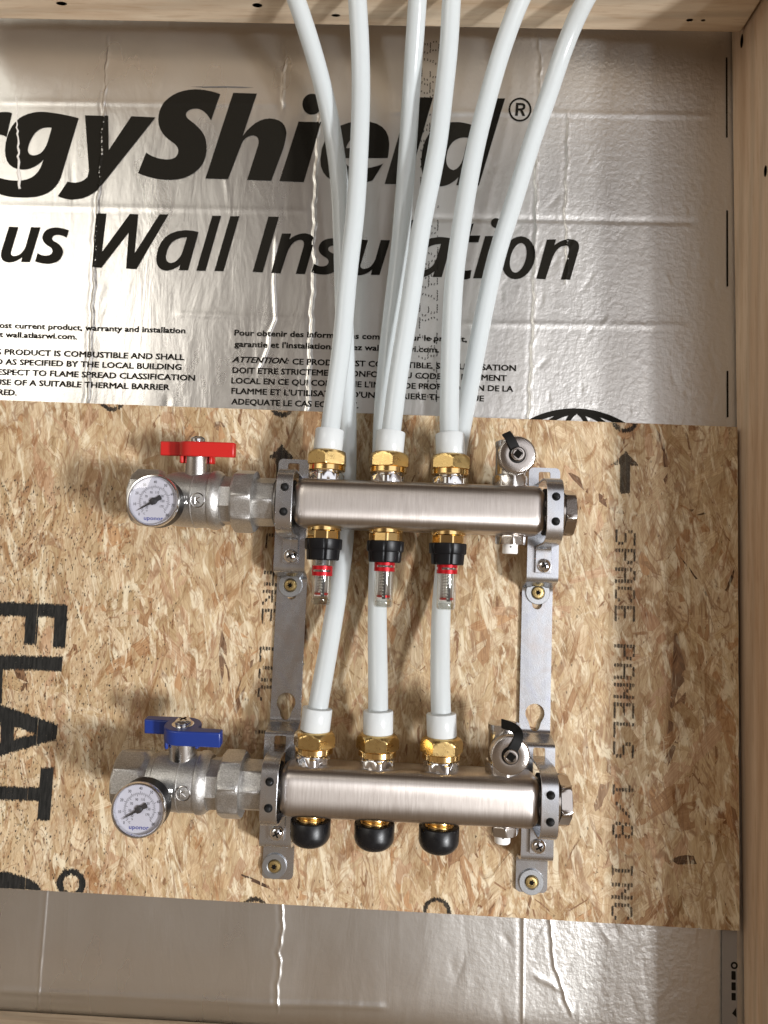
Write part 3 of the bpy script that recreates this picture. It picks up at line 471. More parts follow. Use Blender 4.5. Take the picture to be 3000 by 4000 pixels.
FR = [('Pour obtenir des informations completes sur le produit,', -165.1, 214.9, 50.5, 5.6, 0), ("garantie et l'installation, visitez wall.atlasrwi.com.", -164.5, 204.2, 25.1, 5.6, 0),
      ('ATTENTION:', -165.8, 189.4, -113.2, 5.6, .3), ('CE PRODUIT EST COMBUSTIBLE. SON UTILISATION', -109.6, 188.9, 96.1, 5.6, 0),
      ('DOIT ETRE STRICTEMENT CONFORME AU CODE DU BATIMENT', -165.1, 179.2, 87.8, 5.6, 0), ("LOCAL EN CE QUI CONCERNE L'INDICE DE PROPAGATION DE LA", -165.5, 169.4, 94.0, 5.6, 0),
      ("FLAMME ET L'UTILISATION D'UNE BARRIERE THERMIQUE", -164.9, 159.6, 67.6, 5.6, 0), ('ADEQUATE LE CAS ECHEANT.', -164.3, 149.6, -47.0, 5.6, 0)]
printed('french_warning_lettering', vf=lines(FR), fine_=1.8)
# globe emblem half hidden by the strand board: centre and radius from three points on its rim
def three(a, b, c):
    (ax, ay), (bx, by), (cx, cy) = a, b, c
    d = 2 * (ax * (by - cy) + bx * (cy - ay) + cx * (ay - by))
    ux = ((ax * ax + ay * ay) * (by - cy) + (bx * bx + by * by) * (cy - ay) + (cx * cx + cy * cy) * (ay - by)) / d
    uy = ((ax * ax + ay * ay) * (cx - bx) + (bx * bx + by * by) * (ax - cx) + (cx * cx + cy * cy) * (bx - ax)) / d
    return ux, uy, math.hypot(ax - ux, ay - uy)
gx, gz, gr_ = three(GLOBE[0], GLOBE[2], GLOBE[4])
def band(P, wd):
    A = []; B = []
    for i, p in enumerate(P):
        q0, q1 = P[max(i - 1, 0)], P[min(i + 1, len(P) - 1)]; tx, tz = q1[0] - q0[0], q1[1] - q0[1]; l = math.hypot(tx, tz) or 1
        A.append((p[0] - tz / l * wd / 2, p[1] + tx / l * wd / 2)); B.append((p[0] + tz / l * wd / 2, p[1] - tx / l * wd / 2))
    return A + B[::-1]
printed('globe_emblem', [circ(gx, gz, gr_, 90), circ(gx, gz, gr_ - 5.2, 90)])
for q in (-.62, -.22, .22, .62):
    P = [(gx + gr_ * q * math.cos(math.radians(a)), gz + (gr_ - 4) * math.sin(math.radians(a))) for a in range(20, 87, 6)]
    printed('globe_meridian_lettering', [band(P, 4.2)])
for a, b in ((418, 498), (274, 347), (152, 195)): printed('edge_mark_lettering', [rrect(286.8, a, 288.4, b, .5)])
FONT5 = {'A': '01110100011000111111100011000110001', 'C': '01110100011000010000100001000101110', 'E': '11111100001000011110100001000011111', 'F': '11111100001000011110100001000010000',
 'G': '01110100011000010111100011000101110', 'H': '10001100011000111111100011000110001', 'I': '01110001000010000100001000010001110', 'L': '10000100001000010000100001000011111', 'N': '10001110011010110011100011000110001',
 'O': '01110100011000110001100011000101110', 'P': '11110100011000111110100001000010000', 'R': '11110100011000111110101001001010001', 'S': '01111100001000001110000010000111110', 'T': '11111001000010000100001000010000100',
 '1': '00100011000010000100001000010001110', '/': '00000000010001000100010001000000000', '8': '01110100011000101110100011000101110', '7': '11111000010001000100010000100001000', 'V': '10001100011000110001100010101000100', '3': '11110000010000101110000010000111110'}
# ink jet code running down the foil
rr = random.Random(5); DV = []; DF = []
def dot(V, F, x, z, a, b):
    o = len(V); V += [(x + a * math.cos(t), z + b * math.sin(t)) for t in (0, 1.05, 2.1, 3.14, 4.19, 5.24)]; F.append(tuple(range(o, o + 6)))
zc = 508.0
for ch in 'A73AC7RVA7S L7A7RA73L7A7A7':
    if ch != ' ':
        xb = -.5 + (508 - zc) * .026
        for i in range(35):
            if FONT5[ch][i] == '1':
                c, r = i % 5, i // 5
                for e in (0, 1): dot(DV, DF, xb + (6 - r) * 2.7 + rr.uniform(-.3, .3), zc - c * 2.2 - e * 1.0 + 1.6 * math.sin(r * 1.1) + rr.uniform(-.3, .3), .52, .56)
    zc -= 13.6
printed('date_code_lettering', vf=(DV, DF))
v_ = [(-222, 458.6), (-205, 459.2), (-190, 459.9), (-172, 459.7), (-160, 459.2), (-172, 458.6), (-190, 458.5), (-208, 458.1)]
sc_ = printed('scuff_marking', [v_]); sc_.data.materials[0] = mat('grey_scuff', (.11, .10, .09), .6)
slit = MB()                                     # the slit cut through the facing beside the headline
P = [(-391.5, 446), (-388, 420), (-385.5, 398), (-383.5, 378), (-380, 352)]
mS = mat('torn_facing', (.78, .74, .68), .5, .3)
bm_ = MB(); bm_.sweep([(x, .25 + foil_h([x], [z])[0], z) for x, z in [(P[0][0] + (P[-1][0] - P[0][0]) * t + rr.uniform(-.9, .9), P[0][1] + (P[-1][1] - P[0][1]) * t) for t in np.linspace(0, 1, 30)]], [.25 + 1.5 * t * (.6 + .6 * rr.random()) for t in np.linspace(0, 1, 30)], 8)
obj('tear', bm_, mS, foil)
# ------------------------------------------------------------------ strand board
X0, X1, Z0, Z1 = -440.0, 291.0, -284.6, 142.2
def lean(x): return -.0042 * x
slab = MB(); slab.box(X0, X1, .8, 11.2, Z0, Z1); slab.xform(lambda x, h, z: (x, h, z + lean(x)))
osb = obj('strand_board', slab, m_core, bevel=.4)
tag(osb, 'tan oriented strand board panel with black stencil ink, screwed across the foil', 'strand board')
def strands():
    R = random.Random(11); V = []; F = []; C = []; UV = []
    pal = [((.60, .47, .295), 36), ((.55, .42, .25), 26), ((.66, .54, .365), 22), ((.46, .335, .185), 8), ((.40, .25, .13), 3), ((.28, .155, .08), 1.5), ((.54, .375, .235), 7), ((.155, .085, .045), .8), ((.50, .31, .16), 5)]
    tot = sum(q for _, q in pal)
    N = 11000
    for i in range(N):
        cx, cz = R.uniform(X0, X1), R.uniform(Z0, Z1)
        tiny = R.random() < .36
        L = R.uniform(5, 24) if tiny else R.uniform(28, 105); W = R.uniform(.7, 2.6) if tiny else min(R.uniform(5, 17.0) if R.random() < .8 else R.uniform(14, 25), L * .42)
        a = math.radians(R.gauss(90, 27 if cx < 90 else 40))
        q = R.uniform(0, tot); col = pal[0][0]
        for c_, wgt in pal:
            q -= wgt
            if q <= 0: col = c_; break
        if sum(col) < .75 and not tiny: W *= .45; L *= .6
        
        if tiny and R.random() < .5: col = (.27, .155, .08)
        k = R.uniform(.9, 1.07); col = tuple(min(v * k, .8) for v in col)
        if i >= N - len(HERO):                  # the big brown flakes and knots one notices
            hx0, hz0, hx1, hz1, W, kd = HERO[i - N]; cx, cz = (hx0 + hx1) / 2, (hz0 + hz1) / 2 - lean((hx0 + hx1) / 2); L = math.hypot(hx1 - hx0, hz1 - hz0); a = math.atan2(hz1 - hz0, hx1 - hx0)
            col = ((.20, .125, .075), (.10, .06, .035), (.07, .04, .025), (.30, .20, .12), (.47, .30, .175), (.66, .51, .33))[kd]
        n = 7; up = []; dn = []
        for j in range(n + 1):
            u = -L / 2 + L * j / n + R.uniform(-.05, .05) * L; e = min(1, min(j, n - j) / n * 5 + R.uniform(.02, .4))
            up.append((u, W / 2 * e * R.uniform(.72, 1.12))); dn.append((u + R.uniform(-.04, .04) * L, -W / 2 * e * R.uniform(.72, 1.12)))
        P = up + dn[::-1]; ca, sa = math.cos(a), math.sin(a); cur = R.uniform(-.006, .006)
        base = 11.25 + .75 * (i / N) ** .8; tu, tv = R.uniform(-.006, .006), R.uniform(-.02, .02)
        ou, ov = R.uniform(0, 4000), R.uniform(0, 4000); o = len(V)
        for u, v in P:
            v2 = v + cur * u * u
            x = min(max(cx + u * ca - v2 * sa, X0), X1); z = min(max(cz + u * sa + v2 * ca, Z0), Z1)
            V.append((x, min(base + tu * u + tv * v, 12.35), z + lean(x))); UV.append((u + ou, v + ov)); C.append((*col, 1))
        F.append(tuple(range(o, o + len(P))))
    mb = MB(); mb.v = V; mb.f = F; me = to_mesh(mb, 'strand_face', smooth=0, recalc=False)
    ca_ = me.color_attributes.new('strand', 'FLOAT_COLOR', 'POINT'); ca_.data.foreach_set('color', np.array(C, dtype=np.float32).ravel())
    ul = me.uv_layers.new(name='UVMap'); li = np.zeros(len(me.loops), dtype=np.int32); me.loops.foreach_get('vertex_index', li)
    ul.data.foreach_set('uv', np.array(UV, dtype=np.float32)[li].ravel())
    flip = bmesh.new(); flip.from_mesh(me)
    bad = [f for f in flip.faces if f.normal.y > 0]; bmesh.ops.reverse_faces(flip, faces=bad); flip.to_mesh(me); flip.free()
    return me
obj('strand_face', strands(), m_osb, osb)
INK = 12.55
def slivers(polys, pitch, width, jit, gap, miss, seed, clip=True):
    R = random.Random(seed); mb = MB()
    xs = [p[0] for P in polys for p in P]; x = max(min(xs), X0)
    while x < max(xs):
        cross = []
        for P in polys:
            for (xa, za), (xb, zb) in zip(P, P[1:] + P[:1]):
                if (xa <= x) != (xb <= x): cross.append(za + (x - xa) / (xb - xa) * (zb - za))
        cross.sort()
        for za, zb in zip(cross[::2], cross[1::2]):
            za += R.uniform(-jit, jit); zb += R.uniform(-jit, jit)
            if clip: za = max(za, Z0 + lean(x) + .3); zb = min(zb, Z1 + lean(x) - .3)
            if zb - za < .3 or R.random() < miss: continue
            cuts = [za, zb]
            while R.random() < gap: cuts.append(R.uniform(za, zb))
            cuts.sort()
            for a, b in zip(cuts, cuts[1:]):
                if b - a < .3: continue
                q = width / 2 * R.uniform(.75, 1.1); e = .35
                mb.add([(x - q, INK, a), (x + q, INK, a + R.uniform(-e, e)), (x + q, INK, b - .25), (x - q, INK, b - .25 + R.uniform(-e, e))], [(0, 1, 2, 3)])
        x += pitch
    return mb
obj('stencil_lettering', slivers([pairs(l) for l in STENCIL], .42, .50, 1.1, .10, .004, 3), m_ink, osb, smooth=0)
def dots(s, xb, zt, pitch_x, adv, seed):
    R = random.Random(seed); mb = MB(); z0 = zt
    for ch in s:
        if ch != ' ':
            for i in range(35):
                if FONT5[ch][i] == '1':
                    c, r = i % 5, i // 5; x = xb + (6 - r) * pitch_x; z = z0 - c * adv * .155
                    if z < Z0 + lean(x) + 3: continue
                    for e in (-.45, .45):
                        xx = x + e + R.uniform(-.12, .12); a = z + R.uniform(.9, 1.6); b = z - R.uniform(1.0, 1.9); q = R.uniform(.24, .42)
                        if R.random() < .97: mb.add([(xx - q, INK, b), (xx + q * .6, INK, b - .3), (xx + q, INK, a), (xx - q * .7, INK, a + .3)], [(0, 1, 2, 3)])
        z0 -= adv
    return mb
for w_, i_ in (('SPACE', 0), ('PANELS', 6), ('1/8', 13), ('INCH', 17)): obj('spacing_lettering', dots(w_, 185.7, 44.4 - 16.55 * i_, 2.62, 16.55, 4 + i_), m_faint, osb, smooth=0)
obj('edge_note_lettering', dots('L ARE LOC T', -122.5, 29.6, 2.55, 16.6, 6), m_ink, osb, smooth=0)
ARR = [(192.7, 116), (204.6, 103.2), (197.3, 103.2), (197.0, 78), (188.3, 78), (188.1, 103.2), (180.8, 103.2)]
def shift(P, dx, dz): return [(x + dx, z + dz) for x, z in P]
obj('arrow_lettering', slivers([ARR], .98, .66, .9, .55, .04, 8), m_faint, osb, smooth=0)
obj('arrow_lettering', slivers([shift(ARR, -306, -4.5)], 1.05, .85, .9, .35, .02, 9), m_ink, osb, smooth=0)
def arc(cx, cz, ro, ri): return [circ(cx, cz, ro, 40), circ(cx, cz, ri, 40)]
for n_, (cx, cz) in enumerate(((192, 144.5), (-114.5, 148.5), (-270, 148.5))):
    obj('ring_lettering', slivers(arc(cx, cz, 12.0, 8.0), .95, .72, .8, .15, .02, 20 + n_), m_ink, osb, smooth=0)
for n_, (cx, cz) in enumerate(((38.7, -283.5), (-116, -291))):
    obj('ring_lettering', slivers(arc(cx, cz, 12.0, 8.4), .95, .7, .8, .15, .02, 30 + n_), m_ink, osb, smooth=0)
R = random.Random(21); sm = MB()
for _ in range(5200):
    x = X0 + abs(R.gauss(0, 1)) * 95 + 20 if R.random() < .8 else R.uniform(X0, X1)
    z = R.uniform(Z0 + 3, 70) if x < -200 else R.uniform(Z0 + 3, Z1 - 6)
    if x > X1 - 3: continue
    z += lean(x); q = R.uniform(.14, .40) * (1 if x < -200 else .7); l = R.uniform(.3, 1.25)
    sm.add([(x - q, INK - .05, z - l), (x + q * .5, INK - .05, z - l * .9), (x + q, INK - .05, z + l * .6), (x - q * .4, INK - .05, z + l)], [(0, 1, 2, 3)])
sp_o = obj('ink_speck_marking', sm, m_ink, osb, smooth=0); sp_o['kind'] = 'stuff'
# ------------------------------------------------------------------ lumber of the stud bay
def timber(name, label, b, m, fn=None, kn=()):
    mb = MB(); mb.box(*b)
    if fn: mb.xform(fn)
    o = obj(name, mb, m, org=((b[0] + b[1]) / 2, (b[2] + b[3]) / 2, (b[4] + b[5]) / 2), bevel=1.6, bseg=3); tag(o, label, 'timber')
    for x, h, z, rx, rh, rz in kn:
        k = MB(); k.rings([[(x + rx * a * math.cos(t), h + rh * a * (math.cos(t) if rx == 0 else math.sin(t)), z + rz * a * math.sin(t)) for t in np.linspace(0, 2 * PI, 18, endpoint=False)] for a in (.02, 1)], cap=True)
        obj('knot', k, m_knot if rx == 0 else m_pale_knot, o)
    return o
def lx(z): return 291.4 + (513 - z) * .0087
timber('pine_stud', 'pine stud on the right with dark knots near its top', (0, 38, 1.6, 140, -430, 620), m_stud, lambda x, h, z: (x + lx(z), h, z),
       [(lx(500) - .05, 22, 497, 0, 3.0, 6.5), (lx(528) - .05, 41, 524, 0, 3.4, 7.5), (lx(360) - .05, 60, 350, 0, 2.5, 5)])
timber('pine_blocking', 'horizontal pine blocking at the top that the white pipes rise into', (-440, 289.5, 24, 112, 504.2, 544), m_beam, lambda x, h, z: (x, h, z - .0034 * x),
       [(-150, 46, 504.66, 4.5, 2.4, 0), (-80, 36, 504.42, 4, 1.6, 0), (238, 38, 503.34, 3, 1.6, 0), (250, 38, 503.3, 2, 1.2, 0), (-330, 44, 505.27, 5, 2.2, 0)])
timber('pine_sole_plate', 'pine plate along the bottom below the lower foil strip', (-440, 297.5, 1.6, 112, -426, -388.4), m_beam)
# printed tape beside the stud under the strand board
tp = thing('printed_tape', 'narrow grey tape strip with black print beside the stud, below the strand board', 'tape', (287, 1.8, -345))
t_ = MB(); t_.box(281, 293.5, 1.5, 2.1, -388, -283); obj('strip', t_, mat('grey_tape', (.27, .25, .235), .5, .2), tp)
v = [rrect(288.6, z0, 292.2, z1, .6) for z0, z1 in ((-330, -323), (-338.5, -332), (-346.5, -340.5))] + [circ(291, -318.5, 3, 16), circ(291, -318.5, 1.5, 12), [(289, -357), (292.5, -352), (292.8, -360)]]
vv, ff = fill2d(v); q = MB(); q.v = [(a, 2.2, b) for a, b in vv]; q.f = ff; obj('tape_lettering', q, m_print, tp, smooth=0)
# ------------------------------------------------------------------ materials of the fittings
def metal(name, base, rough, n_scale=0, n_str=0, n_dist=.0003, rv=0):
    m = mat(name, base, rough, 1.0)
    if n_scale:
        n = noise(m, coords(m), n_scale, 3, .6); bump(m, n, n_str, n_dist)
        if rv: lk(m, mapr(m, noise(m, coords(m), n_scale * .2, 3), .3, .7, rough - rv, rough + rv), bsdf(m).inputs['Roughness'])
    return m
m_steel = mat('brushed_steel', (.55, .505, .47), .36, 1.0, Anisotropic=.75, Anisotropic_Rotation=.25)
tg_ = nd(m_steel, 'Tangent', direction_type='RADIAL', axis='X'); lk(m_steel, tg_.outputs[0], bsdf(m_steel).inputs['Tangent'])
bn = noise(m_steel, coords(m_steel, (2600, 90, 90)), 1.0, 3, .7); bump(m_steel, bn, .025, .0002)
lk(m_steel, mapr(m_steel, noise(m_steel, coords(m_steel, (1200, 60, 60)), 1.0, 3), .3, .7, .34, .40), bsdf(m_steel).inputs['Roughness'])
blot = mixc(m_steel, mapr(m_steel, noise(m_steel, coords(m_steel, (25, 60, 90)), 1.0, 4), .5, .75, 0, .4), (.49, .445, .41), (.38, .34, .305))
lk(m_steel, mixc(m_steel, mapr(m_steel, noise(m_steel, coords(m_steel, (1300, 70, 70)), 1.0, 3, .7), .40, .66, 0, .5), blot, (.60, .56, .525)), bsdf(m_steel).inputs['Base Color'])
m_cast = metal('cast_nickel', (.52, .51, .49), .42, 900, .55, .0005, .04)
lk(m_cast, ramp(m_cast, noise(m_cast, coords(m_cast), 1100, 2, .6), [(.36, (.43, .42, .40)), (.5, (.52, .51, .49)), (.66, (.63, .62, .60))]), bsdf(m_cast).inputs['Base Color'])
m_cast_smooth = metal('machined_nickel', (.60, .58, .56), .22, 900, .12)
m_brass_nut = metal('forged_brass', (.62, .44, .185), .29, 1000, .2, .0004, .05)
m_brass = metal('turned_brass', (.88, .62, .27), .14, 500, .05)
m_chrome = metal('chrome', (.74, .74, .75), .09)
m_nickel = metal('bright_nickel', (.54, .50, .465), .17, 700, .12)
m_zinc = metal('zinc_plate', (.62, .63, .66), .27, 900, .10, .0003, .012)
zt = noise(m_zinc, coords(m_zinc), 45, 4, .6, .5)
lk(m_zinc, ramp(m_zinc, zt, [(.3, (.60, .575, .57)), (.5, (.61, .63, .66)), (.7, (.56, .58, .64))]), bsdf(m_zinc).inputs['Base Color'])
m_washer = metal('dull_zinc', (.40, .41, .42), .40, 800, .2)
m_gold = metal('yellow_zinc', (.46, .34, .15), .40, 900, .3)
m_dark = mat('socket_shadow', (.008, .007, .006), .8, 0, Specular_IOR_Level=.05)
def milky(name, base, rough, k):
    m = mat(name, base, rough, 0, Specular_IOR_Level=.45); nt = m.node_tree
    t = nt.nodes.new('ShaderNodeBsdfTranslucent'); t.inputs[0].default_value = (.84, .87, .88, 1)
    x = nt.nodes.new('ShaderNodeMixShader'); x.inputs[0].default_value = k
    out = [n for n in nt.nodes if n.type == 'OUTPUT_MATERIAL'][0]
    nt.links.new(bsdf(m).outputs[0], x.inputs[1]); nt.links.new(t.outputs[0], x.inputs[2]); nt.links.new(x.outputs[0], out.inputs[0])
    return m
m_pex = milky('white_tubing', (.69, .73, .735), .17, .36)
m_ring = milky('white_ring_plastic', (.75, .775, .775), .18, .30)
m_black = mat('black_plastic', (.006, .006, .007), .38, 0, Specular_IOR_Level=.22); bump(m_black, noise(m_black, coords(m_black), 900, 2), .12, .0003)
m_capb = mat('black_cap_plastic', (.007, .007, .008), .17, 0, Specular_IOR_Level=.35)
lk(m_capb, mapr(m_capb, noise(m_capb, coords(m_capb), 160, 4), .35, .7, .20, .42), bsdf(m_capb).inputs['Roughness'])
m_rubber = mat('black_rubber', (.010, .0098, .0095), .6, 0, Specular_IOR_Level=.18)
m_red = mat('red_paint', (.48, .015, .012), .33); bump(m_red, noise(m_red, coords(m_red), 600, 2), .1, .0003)
m_blue = mat('blue_paint', (.011, .032, .19), .33); bump(m_blue, noise(m_blue, coords(m_blue), 600, 2), .1, .0003)
m_redp = mat('red_anodised', (.50, .012, .02), .22, .5)
m_white = mat('white_plastic', (.80, .79, .77), .4)
m_dial = mat('dial_white', (.55, .545, .575), .5)
m_mark = mat('dial_black', (.02, .02, .022), .5)
m_word = mat('wordmark_blue', (.01, .03, .25), .5)
m_code = mat('grey_ink', (.16, .16, .16), .6)
def clear(name, tint, ior=1.42):
    m = bpy.data.materials.new(name); m.use_nodes = True; nt = m.node_tree; nt.nodes.clear()
    o = nt.nodes.new('ShaderNodeOutputMaterial'); t = nt.nodes.new('ShaderNodeBsdfTransparent'); g = nt.nodes.new('ShaderNodeBsdfGlossy'); f = nt.nodes.new('ShaderNodeLayerWeight'); pw = nt.nodes.new('ShaderNodeMath'); pw.operation = 'POWER'; pw.inputs[1].default_value = 2.2; ml = nt.nodes.new('ShaderNodeMath'); ml.operation = 'MULTIPLY_ADD'; ml.inputs[1].default_value = .55; ml.inputs[2].default_value = .10; x = nt.nodes.new('ShaderNodeMixShader')
    t.inputs[0].default_value = (*tint, 1); g.inputs['Roughness'].default_value = .03; f.inputs[0].default_value = .5
    for a, b in ((f.outputs[1], pw.inputs[0]), (pw.outputs[0], ml.inputs[0]), (ml.outputs[0], x.inputs[0]), (t.outputs[0], x.inputs[1]), (g.outputs[0], x.inputs[2]), (x.outputs[0], o.inputs[0])): nt.links.new(a, b)
    return m
m_clear = clear('clear_plastic', (.95, .95, .93), 1.35)
m_frost = clear('frosted_plastic', (.80, .80, .77), 1.4)
m_lens = clear('gauge_lens', (.95, .95, .98), 1.45)
AX = 59.0                                       # pipe axis height off the foil
UP, LO = 54.5, -172.5                           # the two bars
OUT = (-66.4, -15.6, 35.4)
# ------------------------------------------------------------------ mounting brackets
def bracket_path():
    K = [(94.5, 37), (-2, 37), (-7.5, 15), (-131, 15), (-136, 37), (-228.5, 37), (-233.5, 15), (-262.5, 15)]
    P = [K[0]]
    for i in range(1, len(K) - 1):
        a, b, c = K[i - 1], K[i], K[i + 1]
        def toward(p, q, d): l = math.hypot(q[0] - p[0], q[1] - p[1]); return (p[0] + (q[0] - p[0]) * d / l, p[1] + (q[1] - p[1]) * d / l)
        s, e = toward(b, a, 4.2), toward(b, c, 4.2)
        for k in range(7):
            t = k / 6; P.append(tuple((1 - t) ** 2 * s[j] + 2 * t * (1 - t) * b[j] + t * t * e[j] for j in (0, 1)))
    P.append(K[-1]); return P
def make_bracket(cx):
    P = bracket_path(); S = [0]
    for a, b in zip(P, P[1:]): S.append(S[-1] + math.hypot(b[0] - a[0], b[1] - a[1]))
    zs = [-p[0] for p in P]
    def s_of(z): return float(np.interp(-z, zs, S))
    W = 13.2; end = S[-1]
    def keyhole(z):
        s = s_of(z); big = [(8.2 * math.cos(math.radians(a)), s + 8.2 * math.sin(math.radians(a))) for a in range(150, 391, 12)]
        small = [(4.3 * math.cos(math.radians(a)), s + 10.6 + 4.3 * math.sin(math.radians(a))) for a in range(10, 171, 16)]
        return big + [(5.2, s + 7.6)] + small + [(-5.2, s + 7.6)]
    polys = [rrect(-W, 0, W, end, 4.0)] + [keyhole(-115), keyhole(-11.5)]
    for z0, z1 in ((91, 66), (-138.5, -163)):
        polys.append(rrect(-4.9, s_of(z0), 4.9, s_of(z1), 1.5))
    polys.append(circ(0, s_of(-252), 3, 12))
    v, f = fill2d(polys)
    bm = bmesh.new(); B = [bm.verts.new((x, y, 0)) for x, y in v]
    for q in f: bm.faces.new([B[i] for i in q])
    for s in S[1:-1]:
        g = list(bm.verts) + list(bm.edges) + list(bm.faces)
        bmesh.ops.bisect_plane(bm, geom=g, plane_co=(0, s, 0), plane_no=(0, 1, 0), dist=1e-5)
    bmesh.ops.recalc_face_normals(bm, faces=bm.faces)
    Pz = [p[0] for p in P]; Ph = [p[1] for p in P]
    for q in bm.verts:
        s = q.co.y; q.co = Vector((q.co.x * MM, -float(np.interp(s, S, Ph)) * MM, float(np.interp(s, S, Pz)) * MM))
    bmesh.ops.recalc_face_normals(bm, faces=bm.faces)
    if sum(f.normal.y for f in bm.faces) > 0: bmesh.ops.reverse_faces(bm, faces=bm.faces)
    bmesh.ops.solidify(bm, geom=list(bm.faces), thickness=2.3 * MM)
    bmesh.ops.translate(bm, verts=bm.verts, vec=(0, 12 * MM, 0))
    me = bpy.data.meshes.new('mounting_bracket'); bm.to_mesh(me); bm.free()
    me.polygons.foreach_set('use_smooth', [True] * len(me.polygons)); me.set_sharp_from_angle(angle=math.radians(32))
    o = obj('mounting_bracket', me, m_zinc, org=(cx, 12, 0), bevel=.45)
    return o
br = make_bracket(-97.6); tag(br, 'zinc plated steel mounting strip behind the union nut end of both bars', 'bracket', 'mounting brackets')
b2_ = dup(br, (117.1, 12, 0), 'zinc plated steel mounting strip nearest the pine stud, behind the hex plug ends')
# ------------------------------------------------------------------ screws with fender washers
def star(cx, cz, r, n=6): return [(cx + (r if k % 2 == 0 else r * .62) * math.cos(PI * k / n + .2), cz + (r if k % 2 == 0 else r * .62) * math.sin(PI * k / n + .2)) for k in range(2 * n)]
SCREWS = [(-98.9, 15.2, -14.0, 'grey washer and brass star screw high on the strip by the ball valves'), (117.3, 15.2, -11.8, 'grey washer and brass star screw high on the strip by the stud'),
          (-100.6, 15.2, -251.8, 'grey washer and brass star screw at the foot of the strip by the ball valves'), (116.8, 15.2, -253.8, 'grey washer and brass star screw at the foot of the strip by the stud')]
def make_screw(c, lab):
    t = thing('mounting_screw', lab, 'screw', c, 'mounting screws with washers'); x, h, z = c
    q = MB(); q.lathe([(4.9, 0), (10.0, 0), (10.4, .3), (10.4, 1.2), (10.0, 1.6), (6.2, 1.6), (5.6, 1.1), (4.9, .6)], (x, h, z), 'h', 40, cap=False); obj('washer', q, m_washer, t)
    q = MB(); q.lathe([(4.9, .4), (4.9, 1.9), (4.4, 2.4), (2.9, 2.6), (2.7, 2.3)], (x, h, z), 'h', 28); obj('screw_head', q, m_gold, t)
    q = MB(); q.prism(star(x, z, 2.5), h + 1.2, h + 2.64); obj('star_socket', q, m_dark, t, smooth=0)
    return t
s0 = make_screw(*[(SCREWS[0][0], SCREWS[0][1], SCREWS[0][2])], SCREWS[0][3])
for x, h, z, lab in SCREWS[1:]: dup(s0, (x, h, z), lab)
# ------------------------------------------------------------------ manifold bars
def sq_ring(x, inset, n=72, half=20.2, p=3.9):
    hf = half - inset; P = []
    for k in range(n):
        a = 2 * PI * k / n; c, s = math.cos(a), math.sin(a); r = hf / (abs(c) ** p + abs(s) ** p) ** (1 / p)
        P.append((x, AX + r * c, r * s))
    return P
def make_bar(z, lab):
    t = thing('manifold_bar', lab, 'manifold bar', (10, AX, z), 'stainless manifold bars')
    q = MB(); R = []; E = 9.0
    for k in range(9): a = PI / 2 * k / 8; R.append(sq_ring(-90.7 + E * (1 - math.cos(a)), E * (1 - math.sin(a))))
    for x in np.linspace(-78, 98, 24): R.append(sq_ring(float(x), 0))
    for k in range(8, -1, -1): a = PI / 2 * k / 8; R.append(sq_ring(111.6 - E * (1 - math.cos(a)), E * (1 - math.sin(a))))
    q.rings([[(x, h, zz + z) for x, h, zz in r] for r in R]); obj('bar_tube', q, m_steel, t, smooth=40)
    for a_, b_ in ((-106, -88), (109, 127)):
        q = MB(); q.lathe([(16.3, a_), (16.3, b_)], (0, AX, z), 'x', 48); obj('collar', q, m_cast_smooth, t)
    q = MB(); q.lathe([(17.6, -105.5), (19, -104.5), (19, -91.6), (17.6, -91.2)], (0, AX, z), 'x', 40); obj('rubber_sleeve', q, m_rubber, t)
    q = MB(); q.lathe([(17.6, 112.0), (19.2, 112.4), (19.2, 122.2), (17.6, 123)], (0, AX, z), 'x', 40); obj('rubber_sleeve', q, m_rubber, t)
    q = MB(); q.lathe([(15, 124), (16.6, 124.2), (16.6, 127.2), (15, 127.8)], (0, AX, z), 'x', 48); q.lathe([(14, 127.4), (18.2, 127.6), (19.5, 128.6), (19.5, 134.5), (18.4, 135.8), (16.2, 136.5), (12, 136.6)], (0, AX, z), 'x', 96, 6, 17.0, math.radians(12)); obj('end_plug', q, m_nickel, t)
    return t
bar1 = make_bar(UP, 'brushed stainless manifold bar with the clear flow meters hanging below it')
dup(bar1, (10, AX, LO), 'brushed stainless manifold bar with three black domed caps below it')
